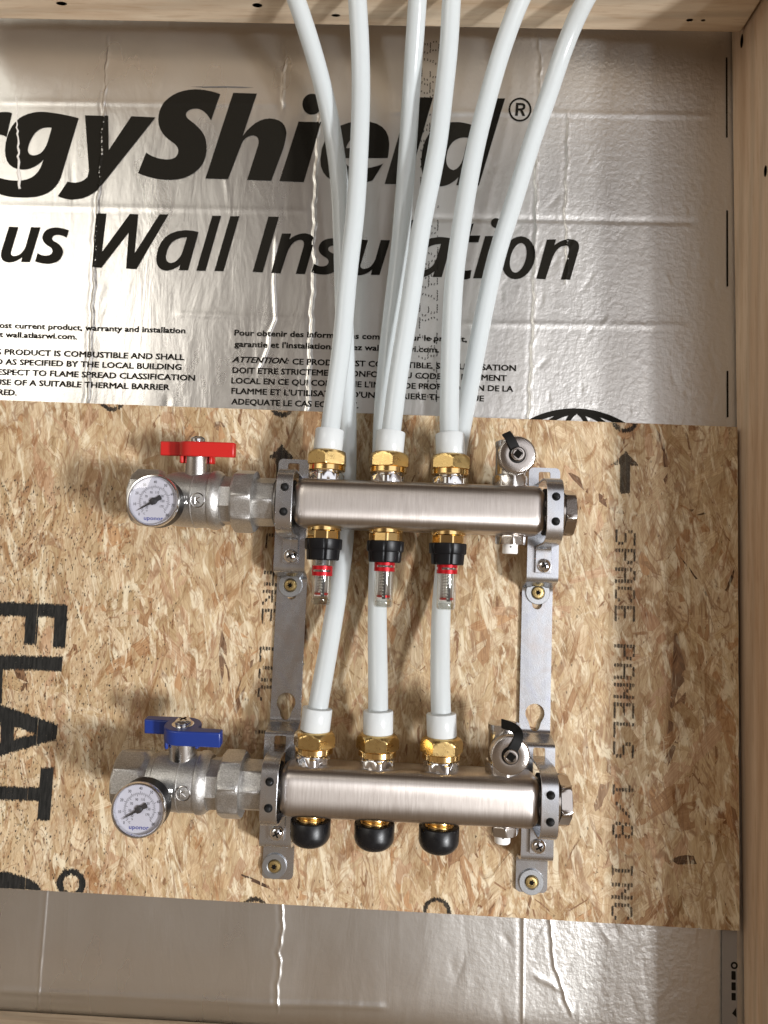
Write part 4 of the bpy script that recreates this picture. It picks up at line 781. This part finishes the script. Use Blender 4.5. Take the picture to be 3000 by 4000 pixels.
# ------------------------------------------------------------------ bar clamps
def make_clamp(cx, z, lab):
    t = thing('bar_clamp', lab, 'clamp', (cx, 37, z), 'bar clamps'); x0, x1 = cx - 6.6, cx + 6.6
    K = [(25.2, 31), (25.6, 45), (26.2, 62), (25.4, 75), (19.5, 82.8), (10, 84), (-10, 84), (-19.5, 82.8), (-25.6, 75), (-26.6, 60), (-27, 47), (-27.6, 41), (-31.5, 39.1), (-49.5, 39.1)]
    P = [K[0]]
    for i in range(1, len(K) - 1):
        a, b, c = K[i - 1], K[i], K[i + 1]; s = tuple((p + q_) / 2 for p, q_ in zip(a, b)); e = tuple((p + q_) / 2 for p, q_ in zip(b, c))
        for k in range(6): tt = k / 6; P.append(tuple((1 - tt) ** 2 * s[j] + 2 * tt * (1 - tt) * b[j] + tt * tt * e[j] for j in (0, 1)))
    P.append(K[-1])
    q = MB(); q.ribbon([(a + z, b) for a, b in P], 1.7, x0, x1); obj('strap', q, m_zinc, t, bevel=.35)
    for dz in (10.2, -9.3):
        q = MB(); q.lathe([(3.35, -.3), (3.35, .18), (2.5, .22), (2.1, .9), (1.7, 3.6), (.9, 4.0)], (cx + .3, 84.6, z + dz), 'h', 24); obj('rubber_peg', q, m_rubber, t)
    q = MB(); q.lathe([(5.6, 0), (5.8, .6), (5.4, 1.9), (4.0, 3.1), (2.0, 3.7), (.4, 3.85)], (cx + .6, 40.0, z - 43.2), 'h', 32); sc = obj('screw', q, m_chrome, t)
    q = MB()
    for a in (.5, .5 + PI / 2):
        ca, sa = math.cos(a), math.sin(a); P4 = [(-3, -.62), (3, -.62), (3, .62), (-3, .62)]
        q.prism([(cx + .6 + u * ca - v * sa, z - 43.2 + u * sa + v * ca) for u, v in P4], 43.0 + (.02 if a > 1 else 0), 43.95 + (.03 if a > 1 else 0))
    obj('cross_slot', q, m_dark, sc, smooth=0)
    return t
c0 = make_clamp(-96.6, UP, 'zinc strap clamp on the upper bar beside the red handled valve')
dup(c0, (116.9, 37, UP), 'zinc strap clamp on the upper bar beside its hex end plug')
dup(c0, (-96.6, 37, LO), 'zinc strap clamp on the lower bar beside the blue handled valve')
dup(c0, (116.9, 37, LO), 'zinc strap clamp on the lower bar beside its hex end plug')
# ------------------------------------------------------------------ compression fittings (origin: bar axis under the outlet)
def make_fitting(x, z, th, lab):
    t = thing('compression_fitting', lab, 'pipe fitting', (x, AX, z), 'brass compression fittings'); c = (x, AX, z)
    q = MB(); q.lathe([(12.6, 17.5), (12.9, 18.6), (14.6, 19.4), (14.6, 24.2), (13.4, 25.2)], c, 'z', 96, 6, 13.4, th + .3)
    q.lathe([(12.2, 25), (12.2, 25.8), (13.0, 26.1), (12.2, 26.5), (12.2, 27.0), (13.0, 27.3), (12.2, 27.8)], c, 'z', 48); obj('chrome_nipple', q, m_chrome, t)
    q = MB(); q.lathe([(12, 26.9), (14.4, 27.0), (15.3, 27.8), (15.3, 31.6), (14.6, 32.3), (12, 32.4)], c, 'z', 48); obj('clamp_ring', q, m_brass, t)
    q = MB(); q.lathe([(12, 32.35), (16.6, 32.4), (17.2, 32.8)] + [(17.3, 33 + k * 1.0) for k in range(0, 8)] + [(16.7, 41.1), (15.9, 42.3), (14.9, 43.3), (13.6, 44.1), (12.4, 44.5), (8, 44.6)], c, 'z', 120, 6, 14.9, th); obj('hex_nut', q, m_brass_nut, t)
    return t
f0 = make_fitting(OUT[0], UP, math.radians(-60), 'brass compression nut on the upper bar, first from the red handled valve')
SPOT = [('first from the', 0), ('second from the', 1), ('third from the', 2)]
for bar, zz, vv_ in (('upper', UP, 'red'), ('lower', LO, 'blue')):
    for i in range(3):
        if zz == UP and i == 0: continue
        d = dup(f0, (OUT[i], AX, zz), f'brass compression nut on the {bar} bar, {SPOT[i][0]} {vv_} handled valve')
        d.rotation_euler = (0, 0, math.radians({(UP, 1): 12, (UP, 2): 3, (LO, 0): 20, (LO, 1): 27, (LO, 2): 34}[(zz, i)]))
# ------------------------------------------------------------------ pipes
def spline(P, step=5.0):
    P = [Vector(p) for p in P]; out = []
    for i in range(len(P) - 1):
        p0, p1, p2, p3 = P[max(i - 1, 0)], P[i], P[i + 1], P[min(i + 2, len(P) - 1)]
        n = max(2, int((p2 - p1).length / step))
        for k in range(n):
            t = k / n; out.append(.5 * ((2 * p1) + (-p0 + p2) * t + (2 * p0 - 5 * p1 + 4 * p2 - p3) * t * t + (-p0 + 3 * p1 - 3 * p2 + p3) * t ** 3))
    out.append(P[-1])
    for _ in range(14):
        out = [out[0]] + [(a + 2 * b + c) / 4 for a, b, c in zip(out, out[1:], out[2:])] + [out[-1]]
    return out
def make_pipe(pts, xo, zb, lab, code):
    P = [(x, h, z) for x, z, h in pts]
    d = Vector(P[0]) - Vector(P[1]); d = d / abs(d.z) if abs(d.z) > 1 else d
    P = [(P[0][0] + d.x * 60, P[0][1], P[0][2] + 60)] + P
    lowest = zb + 44.2
    P = [p for p in P if p[2] > lowest + 22]
    slope = max(-.18, min(.18, (P[-1][0] - xo) / (P[-1][2] - lowest) * .8))
    P += [(xo + slope * 21, AX, lowest + 21), (xo + slope * 10, AX, lowest + 10), (xo, AX, lowest)]
    C = spline(P)
    t = thing('white_pipe', lab, 'pipe', (xo, AX, lowest), 'white plastic pipes')
    q = MB(); q.sweep([tuple(p) for p in C], 8.05, 24); obj('tube', q, m_pex, t, smooth=50)
    ax = Vector((slope, 0, 1)).normalized(); e = Vector((xo, AX, lowest + .2))
    side = Vector((1, 0, 0)) - ax * ax.x; side.normalize(); fr = ax.cross(side)
    prof = [(8.1, 0), (11.7, .1), (12.0, .6), (12.0, 17.2), (11.6, 17.9), (10.6, 18.1), (8.3, 18.2)]
    q = MB(); q.rings([[tuple(e + ax * tt + (side * math.cos(a) + fr * math.sin(a)) * r) for a in np.linspace(0, 2 * PI, 40, endpoint=False)] for r, tt in prof], cap=False)
    col = obj('end_ring', q, m_ring, t)
    v = []; f = []
    for s, u0, a0 in code:
        tv, tf = text2d(s, .008, res=1); o = len(v); v += [(a * 4.2, b * 4.2 + 12 * a0) for a, b in tv]; v = v; f += [tuple(i + o for i in g) for g in tf]
        v[o:] = [(a + u0, b) for a, b in v[o:]]
    v, f = finer(v, f, .9, 4); q = MB()
    for u, s in v:                              # u runs down the ring, s round it
        a = -PI / 2 + s / 12.0
        q.v.append(tuple(e + ax * (16.5 - u) + (side * math.cos(a) - fr * math.sin(a) * -1) * 12.06))
    q.f = f; obj('code_lettering', q, m_code, t, smooth=0, recalc=False)
    return t
make_pipe(P2, OUT[0], UP, 'white pipe rising from the nut nearest the red handled valve, in front of its neighbour', [('5N2', 1, -.55), ('RIN', 1, -.88)])
make_pipe(P4, OUT[1], UP, 'white pipe rising from the middle nut on the upper bar', [('8525', .5, -.5), ('RIN', 1.5, -.85), ('UP', 10, -.5)])
make_pipe(P5, OUT[2], UP, 'white pipe rising from the upper bar nut nearest the drain valve', [('F1960', .5, -.35), ('ASTM', 1, -.72)])
make_pipe(P1, OUT[0], LO, 'white pipe from the lower bar nut nearest the blue handle, passing behind the upper bar', [('F1960', 8, .1)])
make_pipe(P3, OUT[1], LO, 'white pipe from the middle nut of the lower bar, passing behind the upper bar', [('8525', 1, -.2)])
make_pipe(P6, OUT[2], LO, 'white pipe from the lower bar nut nearest the drain valve, passing behind the upper bar', [('F1960', 9, .9)])
# ------------------------------------------------------------------ flow meters
def make_flow(x, z, lab):
    t = thing('flow_meter', lab, 'flow meter', (x, AX, z), 'flow meters under the upper bar'); c = (x, AX, z)
    q = MB(); q.lathe([(11, -17), (14.2, -18.6), (14.2, -21.6), (13.2, -22.4)], c, 'z', 48); q.lathe([(12, -22.2), (13.8, -22.4), (13.8, -29), (12, -29.2)], c, 'z', 96, 8, 12.9, .2); obj('brass_base', q, m_brass, t)
    slot = lambda dep: (lambda r, a: r - dep * sum(math.exp(-(((a - s + PI) % (2 * PI) - PI) / .05) ** 2) for s in [k * PI / 3 + .42 for k in range(6)]))
    q = MB(); q.lathe([(12, -28.4), (14.9, -28.5), (15.4, -29.1), (15.25, -36.4), (14.7, -37.3), (13.9, -37.5), (13.75, -38.2), (13.3, -45.2), (12.6, -46), (7.6, -46.1)], c, 'z', 180, rf=slot(.9)); obj('knob', q, m_black, t)
    q = MB(); q.lathe([(7.7, -45), (7.7, -80.3), (6.9, -81.8), (5.2, -82.4), (.5, -82.5)], c, 'z', 40, cap=False); q.lathe([(6.5, -45), (6.5, -76), (6.2, -76.6), (.5, -76.7)], c, 'z', 40, cap=False); obj('clear_tube', q, m_clear, t)
    q = MB(); q.lathe([(6.3, -77), (6.9, -77.6), (6.9, -80.6), (6.2, -81.6), (.5, -81.9)], c, 'z', 32); obj('end_plug', q, m_frost, t)
    q = MB()
    for z0, z1 in ((-45.0, -48.2), (-50.0, -53.2)): q.lathe([(7.9, z0), (8.5, z0), (8.5, z1), (7.9, z1)], c, 'z', 40, cap=False)
    for a0 in (-20, 150):                       # the bridges between the two bands
        A = [math.radians(a0 - 90 + 115 + k * 8) for k in range(5)]
        for a, b in zip(A, A[1:]):
            q.add([(x + r * math.cos(k), AX + r * math.sin(k), z + zz) for r in (7.95, 8.45) for zz in (-47.9, -50.3) for k in (a, b)], [(0, 1, 3, 2), (4, 6, 7, 5), (0, 2, 6, 4), (1, 5, 7, 3)])
    obj('red_band', q, m_redp, t)
    q = MB(); q.box(x - .4, x + 2.5, AX + 6.02, AX + 6.3, z - 75.5, z - 45.5); sc_ = obj('scale_strip', q, m_mark, t, smooth=0)
    q = MB()
    for k in range(11): q.box(x - .35, x + (.5 if k % 2 else .9), AX + 6.31, AX + 6.36, z - 49 - k * 2.4, z - 49.5 - k * 2.4)
    v, f = [], []
    for k, s in enumerate('4 3 2 1 0'.split()):
        tv, tf = text2d(s, .02, res=1); o = len(v); v += [(x + .4 + (.8 - b) * 1.0 * -1 + .2, z - 50 - k * 5.6 - a * 1.9) for a, b in tv]; f += [tuple(i + o for i in g) for g in tf]
    q.add([(a, AX + 6.36, b) for a, b in v], f); obj('scale_lettering', q, m_white, sc_, smooth=0, recalc=False)
    q = MB(); q.sweep([(x - 1.0 + 2.6 * math.cos(a), AX + 2.6 * math.sin(a), z - 46 - a * .36) for a in np.arange(0, 24 * PI, .5)], 0.2, 5); obj('spring', q, m_chrome, t)
    q = MB(); q.lathe([(2.0, -46), (2.0, -73)], c, 'z', 14); obj('stem', q, m_white, t)
    q = MB(); q.lathe([(5.6, -72.5), (5.6, -74.3)], c, 'z', 24); obj('indicator', q, m_redp, t)
    q = MB(); A_ = [PI * (.08 + .84 * k / 12) for k in range(13)]
    q.rings([[(x + r * math.cos(a), AX - r * math.sin(a), zz + z) for r, aa in ((5.9, A_), (5.3, A_[::-1])) for a in aa] for zz in (-46, -75.5)]); obj('refracted_light_sleeve', q, m_white, t)  # added white half sleeve standing in for pale light refracted in the tube
    return t
fm = make_flow(OUT[0], UP, 'flow meter with its red band slid down the clear tube, below the upper bar')
fm2 = dup(fm, (OUT[1], AX, UP), 'middle flow meter under the upper bar, red band tight against the black knob')
fm3 = dup(fm, (OUT[2], AX, UP), 'flow meter under the upper bar nearest the white bleed plug')
child(fm, 'red_band')[0].location = (0, 0, -5.6 * MM)
child(fm3, 'red_band')[0].rotation_euler = (0, 0, .8)
child(fm2, 'red_band')[0].rotation_euler = (0, 0, -2.2)
for k, o in enumerate((fm, fm2, fm3)): o.rotation_euler = (0, 0, (.12, -.1, .05)[k])
# ------------------------------------------------------------------ black caps under the lower bar
def make_cap(x, z, lab):
    t = thing('outlet_cap', lab, 'cap', (x, AX, z), 'black caps under the lower bar'); c = (x, AX, z)
    q = MB(); q.lathe([(10.5, -17), (11.6, -19), (11.6, -20.6), (11.0, -21), (11.6, -21.5), (11.0, -22.2), (11.6, -22.8), (11, -23.4), (11.4, -24), (11, -27)], c, 'z', 48); obj('brass_thread', q, m_brass, t)
    q = MB(); q.lathe([(11.5, -27), (11.5, -24.6), (15.6, -24.4), (16.0, -25), (16.0, -34.8)] + [(16.0 * math.cos(a) ** .78 if a < 1.56 else .2, -34.8 - 10.6 * math.sin(a)) for a in np.linspace(.05, PI / 2, 14)], c, 'z', 56, cap=False); obj('cap_dome', q, m_capb, t, smooth=60)
    return t
cp0 = make_cap(OUT[0], LO, 'black domed cap below the lower bar, closest to the blue handled valve')
dup(cp0, (OUT[1], AX, LO), 'middle one of the black domed caps below the lower bar')
dup(cp0, (OUT[2], AX, LO), 'black domed cap below the lower bar, beside the white bleed plug')
# ------------------------------------------------------------------ drain valves
def make_drain(x, z, lab):
    t = thing('drain_valve', lab, 'drain valve', (x, AX, z), 'drain valves'); c = (x, AX, z)
    q = MB(); q.lathe([(12, 17.5), (13.6, 18.2), (14.4, 19), (14.4, 27.3), (13.4, 28.4), (12, 28.6)], c, 'z', 96, 8, 13.6, .3); q.lathe([(11.6, 28.4), (12.2, 29.2), (12.2, 52), (12.7, 52.4), (12.7, 56.5), (11.8, 57.2), (9, 57.4)], c, 'z', 48); obj('valve_body', q, m_cast_smooth, t)
    cc = (x, AX, z + 40.5)
    q = MB(); q.lathe([(9, 4), (11.5, 10), (11.5, 31)], cc, 'h', 40); obj('outlet', q, m_cast_smooth, t)
    kn = lambda r, a: r + (.28 * math.sin(a * 76) if r > 13.9 else 0)
    q = MB(); q.lathe([(11.8, 26), (14.2, 26.4), (14.55, 27), (14.55, 35), (14.1, 35.8), (13.2, 36.3), (7.4, 35.9), (6.2, 35.9)], cc, 'h', 300, rf=kn); cap_ = obj('knurled_cap', q, m_nickel, t, smooth=50)
    q = MB(); q.lathe([(6.6, 35.85), (6.6, 36.4), (5.6, 36.5), (5.4, 36.1)], cc, 'h', 32, cap=False); obj('rubber_seal', q, m_rubber, cap_)
    q = MB(); q.lathe([(5.3, 35.9), (5.3, 39.6), (4.8, 40.3), (3.7, 40.4), (3.5, 39.4)], cc, 'h', 32); obj('square_stem', q, m_nickel, cap_)
    q = MB(); q.prism([(x + 3.7 * math.cos(a + .15), z + 40.5 + 3.7 * math.sin(a + .15)) for a in (0, PI / 2, PI, 3 * PI / 2)], AX + 39.3, AX + 40.5); obj('square_socket', q, m_dark, cap_, smooth=0)
    return t
def tether(t, pts):
    q = MB(); P = spline(pts, 1.5); W_ = 3.6; R = []
    for i, p in enumerate(P):
        tg = (P[min(i + 1, len(P) - 1)] - P[max(i - 1, 0)]).normalized(); sd = tg.cross(Vector((0, 1, 0)))
        if sd.length < .05: sd = Vector((1, 0, 0))
        sd.normalize(); up = sd.cross(tg)
        R.append([tuple(p + sd * a + up * b) for a, b in ((-W_, -.7), (W_, -.7), (W_, .7), (-W_, .7))])
    q.rings(R); obj('rubber_tether', q, m_rubber, t, bevel=.3)
dx_ = 84.6
d1 = make_drain(dx_, UP, 'drain valve with knurled cap standing on the upper bar')
d2 = dup(d1, (dx_, AX, LO), 'drain valve with knurled cap standing on the lower bar')
tether(d1, [(dx_ - .8, 96.2, 97.5), (dx_ - 3.5, 97.0, 102), (dx_ - 6.3, 97.2, 107.5), (dx_ - 8.3, 96.5, 110.5), (dx_ - 8.8, 93, 112.0)])
tether(d2, [(dx_ + .8, 96.2, -128.5), (dx_ + 3.5, 97.0, -124), (dx_ + 5.6, 97.4, -119.5), (dx_ + 6.4, 94, -115.5), (dx_ + 3, 86, -113), (dx_ - 4, 74, -113)])
# ------------------------------------------------------------------ bleed plugs
def make_bleed(x, z, lab):
    t = thing('bleed_plug', lab, 'bleed plug', (x, AX, z), 'bleed plugs'); c = (x, AX, z)
    q = MB(); q.lathe([(10, -17), (10.8, -19), (12.2, -20.6), (12.6, -21.5), (12.6, -26.6), (11.8, -27.6), (9, -27.9)], c, 'z', 96, 8, 11.5, .35); obj('nut', q, m_nickel, t)
    q = MB(); q.lathe([(6.2, -27.5), (6.2, -34.2), (5.7, -35), (.5, -35.1)], c, 'z', 32); pl = obj('white_plug', q, m_white, t)
    q = MB(); q.lathe([(.7, 6.0), (.7, 6.3)], (x - .3, AX, z - 29.6), 'h', 12); obj('bleed_hole', q, m_dark, pl)
    return t
bl = make_bleed(86.0, UP, 'white bleed plug in a nickel nut under the upper bar')
dup(bl, (85.3, AX, LO), 'white bleed plug in a nickel nut under the lower bar')
# ------------------------------------------------------------------ ball valves (origin on the bar axis; stem tilted toward the viewer)
def make_valve(x, z, lab, tilt):
    t = thing('ball_valve', lab, 'ball valve', (x, AX, z), 'ball valves'); c = (x, AX, z)      # x = stem axis
    q = MB(); q.lathe([(15.5, 49), (18.9, 49.4), (20.2, 50.4), (20.2, 65), (19.5, 66)], c, 'x', 96, 8, 18.6, math.radians(22)); q.lathe([(17.6, 65.5), (17.6, 68.5), (16.8, 69)], c, 'x', 48); obj('adapter', q, m_cast, t)
    q = MB(); q.lathe([(18, 32.2), (23.6, 32.4), (25.6, 33.8), (26.4, 35), (26.4, 48.2), (25, 49.6), (20.5, 50.0)], c, 'x', 120, 8, 24.4, math.radians(-16)); obj('union_nut', q, m_cast, t)
    q = MB(); q.lathe([(17, 20), (20.4, 21.5), (20.4, 33)], c, 'x', 96, 8, 18.8, math.radians(6)); obj('octagon_neck', q, m_cast, t)
    q = MB(); q.lathe([(16, -26), (19.4, -25.6), (19.8, -23.8), (20.6, -23.2), (21, -20.6), (21.8, -19.8), (22.6, -15), (23.1, -6), (23.3, .0), (23.75, .4), (23.75, 1.2), (23.3, 1.6), (23.3, 12), (23.0, 13.6), (24.4, 14.4), (24.6, 17.8), (23.6, 20.2), (21, 23), (17, 23.4)], c, 'x', 64); body = obj('valve_body', q, m_cast, t)
    q = MB(); q.lathe([(14, -51), (21.5, -50.8), (23.6, -49.2), (24.2, -48), (24.2, -31), (22.6, -28.4), (19.6, -25)], c, 'x', 96, 8, 22.0, math.radians(10)); obj('octagon_end', q, m_cast, t)
    # raised marks cast on the front
    q = MB(); ex, ez = x + 7.4, z - 2.6
    fh = lambda zz: AX + math.sqrt(max(23.3 ** 2 - (zz - z) ** 2, 0))
    P = [(ex + 5.6 * math.cos(a), fh(ez + 5.6 * math.sin(a)) + .1, ez + 5.6 * math.sin(a)) for a in np.linspace(0, 2 * PI, 33)]
    q.sweep(P, .55, 8)
    for a, b in (((-1.9, 2.4), (-1.9, -2.4)), ((-1.9, .2), (1.8, 2.4)), ((-1.3, .5), (2.0, -2.4))):
        q.sweep([(ex + a[0] + (b[0] - a[0]) * k / 4, fh(ez + a[1] + (b[1] - a[1]) * k / 4) + .1, ez + a[1] + (b[1] - a[1]) * k / 4) for k in range(5)], .5, 6)
    for row, s in ((2.0, 'IIII'), (-2.2, 'III')):
        for k in range(len(s)):
            u = ex - 9 - k * 1.75; q.sweep([(u, fh(ez + row + 1) + .05, ez + row + 1.1), (u + .3, fh(ez + row - .9) + .05, ez + row - .9)], .42, 6)
    obj('cast_mark_lettering', q, m_cast_smooth, body)
    ct, st = math.cos(tilt), math.sin(tilt)
    def lean_(px, ph, pz): dh, dz = ph - AX, pz - z; return (px, AX + dh * ct + dz * st, z + dz * ct - dh * st)
    q = MB(); q.lathe([(11.4, 12), (11.0, 30), (10.7, 35.5), (9, 36)], c, 'z', 48); q.lathe([(9.2, 35), (9.2, 37.5)], c, 'z', 32); obj('stem_tower', q.xform(lean_), m_cast_smooth, t)
    A = lambda a0, a1, n, r=14.6: [(r * math.cos(math.radians(a0 + (a1 - a0) * k / n)), r * math.sin(math.radians(a0 + (a1 - a0) * k / n))) for k in range(n + 1)]
    o2 = [(-33.5, -13.8), (-33.5, -5.6), (-14.0, -5.0)] + A(197, 90, 14)[1:] + [(33.5, 13.9), (33.5, 5.6), (14.0, 5.0)] + A(17, -90, 14)[1:]
    q = MB(); q.rings([[(x + a, AX + b, z + tt) for a, b in o2] for tt in (35.6, 47.6)])
    for a0, a1 in ((140, 205), (-40, 25)):
        L_ = A(a0, a1, 8, 14.4) + A(a1, a0, 8, 11.6)
        q.rings([[(x + a, AX + b, z + tt) for a, b in L_] for tt in (29.8, 36.2)])
    hd = obj('handle', q.xform(lean_), m_red, t, smooth=30, bevel=1.0)
    q = MB(); q.lathe([(8.6, 47.4), (8.6, 47.9), (7.0, 48.0)], c, 'z', 32); q.lathe([(6.0, 47.9), (6.4, 48.4), (6.3, 50.2), (5.2, 51.5), (3.2, 52.1), (.4, 52.2)], c, 'z', 32); hs = obj('handle_screw', q.xform(lean_), m_chrome, hd)
    q = MB()
    for a in (.4, .4 + PI / 2):
        ca, sa = math.cos(a), math.sin(a)
        q.rings([[(x + u * ca - v * sa, AX + u * sa + v * ca, z + tt) for u, v in ((-3.4, -.7), (3.4, -.7), (3.4, .7), (-3.4, .7))] for tt in (51.0, 52.3 + .03 * a)])
    obj('cross_slot', q.xform(lean_), m_dark, hs, smooth=0)
    return t
v1 = make_valve(-173.4, UP, 'nickel ball valve with red butterfly handle on the upper bar', math.radians(8))
v2 = make_valve(-170.6, LO, 'nickel ball valve with blue butterfly handle on the lower bar', math.radians(11))
child(v2, 'handle')[0].data.materials[0] = m_blue
# ------------------------------------------------------------------ gauges
def make_gauge(x, z, lab):
    t = thing('thermometer_gauge', lab, 'thermometer', (x, 80, z), 'dial thermometers'); c = (x, 0, z)
    q = MB(); q.lathe([(6, 68), (7.5, 70), (7.5, 94)], c, 'h', 32); obj('probe_stem', q, m_cast_smooth, t)
    q = MB(); q.lathe([(7, 92), (18.6, 93), (19.8, 94.4), (19.95, 106.0), (19.3, 106.8)], c, 'h', 72, cap=False); obj('case', q, m_black, t)
    q = MB(); q.lathe([(18.2, 105.4), (19.6, 105.6), (20.15, 106.6), (20.15, 108.6), (19.6, 109.8), (18.6, 110.0), (18.0, 109.2), (17.9, 106.4)], c, 'h', 72, cap=False); obj('bezel', q, m_chrome, t)
    q = MB(); q.lathe([(18.2, 105), (18.2, 106.0)], c, 'h', 64); dial = obj('dial', q, m_dial, t)
    H = 106.06; q = MB(); rot = math.radians(-2)
    def pol(r, deg): a = math.radians(deg); return (x + r * math.cos(a), z + r * math.sin(a))
    def stroke(p, q_, wd):
        l = math.hypot(q_[0] - p[0], q_[1] - p[1]); nx, nz = -(q_[1] - p[1]) / l * wd / 2, (q_[0] - p[0]) / l * wd / 2
        q.add([(p[0] + nx, H, p[1] + nz), (p[0] - nx, H, p[1] - nz), (q_[0] - nx, H, q_[1] - nz), (q_[0] + nx, H, q_[1] + nz)], [(0, 1, 2, 3)])
    for r in (11.3, 10.7):
        A = [223 - 266 * k / 48 for k in range(49)]
        for a, b in zip(A, A[1:]): stroke(pol(r, a), pol(r, b), .16)
    for k in range(41): stroke(pol(11.3, 223 - 266 * k / 40), pol(12.9 if k % 5 == 0 else 12.1, 223 - 266 * k / 40), .32 if k % 5 == 0 else .16)
    for k in range(31): a = 223 - 266 * k / 31.0; stroke(pol(10.7, a), pol(9.1 if k % 4 == 2 else 9.9, a), .3 if k % 4 == 2 else .15)
    obj('scale_marking', q, m_mark, dial, smooth=0)
    V, F = [], []
    def put(s, px, pz, sz, mb=None):
        tv, tf = text2d(s, .012, res=2); xs = [p[0] for p in tv]; mx = (min(xs) + max(xs)) / 2; o = len(V)
        V.extend((px + (a - mx) * sz * .85, pz + (b - .36) * sz) for a, b in tv); F.extend(tuple(i + o for i in g) for g in tf)
    for k in range(9):
        p = pol(14.9, 223 - 266 * k / 8); put(str(k * 10), *p, 3.0)
    for s, a in (('32', 223), ('50', 190), ('70', 150), ('90', 111), ('110', 73), ('130', 36), ('150', 3), ('170', -31)): put(s, *pol(7.2 if s != '150' else 6.6, a), 2.6)
    put('\u00b0F', x - 5.2, z - 7.6, 2.1); put('\u00b0C', x - 7.2, z - 9.8, 2.1)
    q = MB(); q.add([(a, H + .02, b) for a, b in V], F); obj('numeral_lettering', q, m_mark, dial, smooth=0, recalc=False)
    V, F = [], []
    tv, tf = text2d('uponor', .018, res=4, space=1.04); xs = [p[0] for p in tv]; k = 14.8 / (max(xs) - min(xs)); q = MB()
    q.add([(x - 7.4 + (a - min(xs)) * k + .4, H + .03, z - 14.4 + b * k * .86) for a, b in tv], tf); obj('wordmark_lettering', q, m_word, dial, smooth=0, recalc=False)
    q = MB(); a = math.radians(212); ca, sa = math.cos(a), math.sin(a)
    N_ = [(15.2, 0), (3, .95), (2.6, 2.2), (-.5, 2.5), (-3, 1.6), (-6.2, 2.0), (-6.7, 0), (-6.2, -2.0), (-3, -1.6), (-.5, -2.5), (2.6, -2.2), (3, -.95)]
    q.prism([(x + u * ca - v * sa, z + u * sa + v * ca) for u, v in N_], 106.9, 107.3); q.lathe([(2.6, 106.2), (2.6, 107.8), (1.6, 108.2), (.3, 108.3)], c, 'h', 20); obj('needle', q, m_mark, t)
    q = MB(); q.lathe([(18.1, 109.1), (15, 109.5), (8, 109.8), (.3, 109.9)], c, 'h', 48, cap=False); obj('lens', q, m_lens, t, smooth=60)
    return t
g1 = make_gauge(-192.1, 47.7, 'round dial thermometer in front of the red handled valve')
dup(g1, (-187.6, 80, -179.9), 'round dial thermometer in front of the blue handled valve')
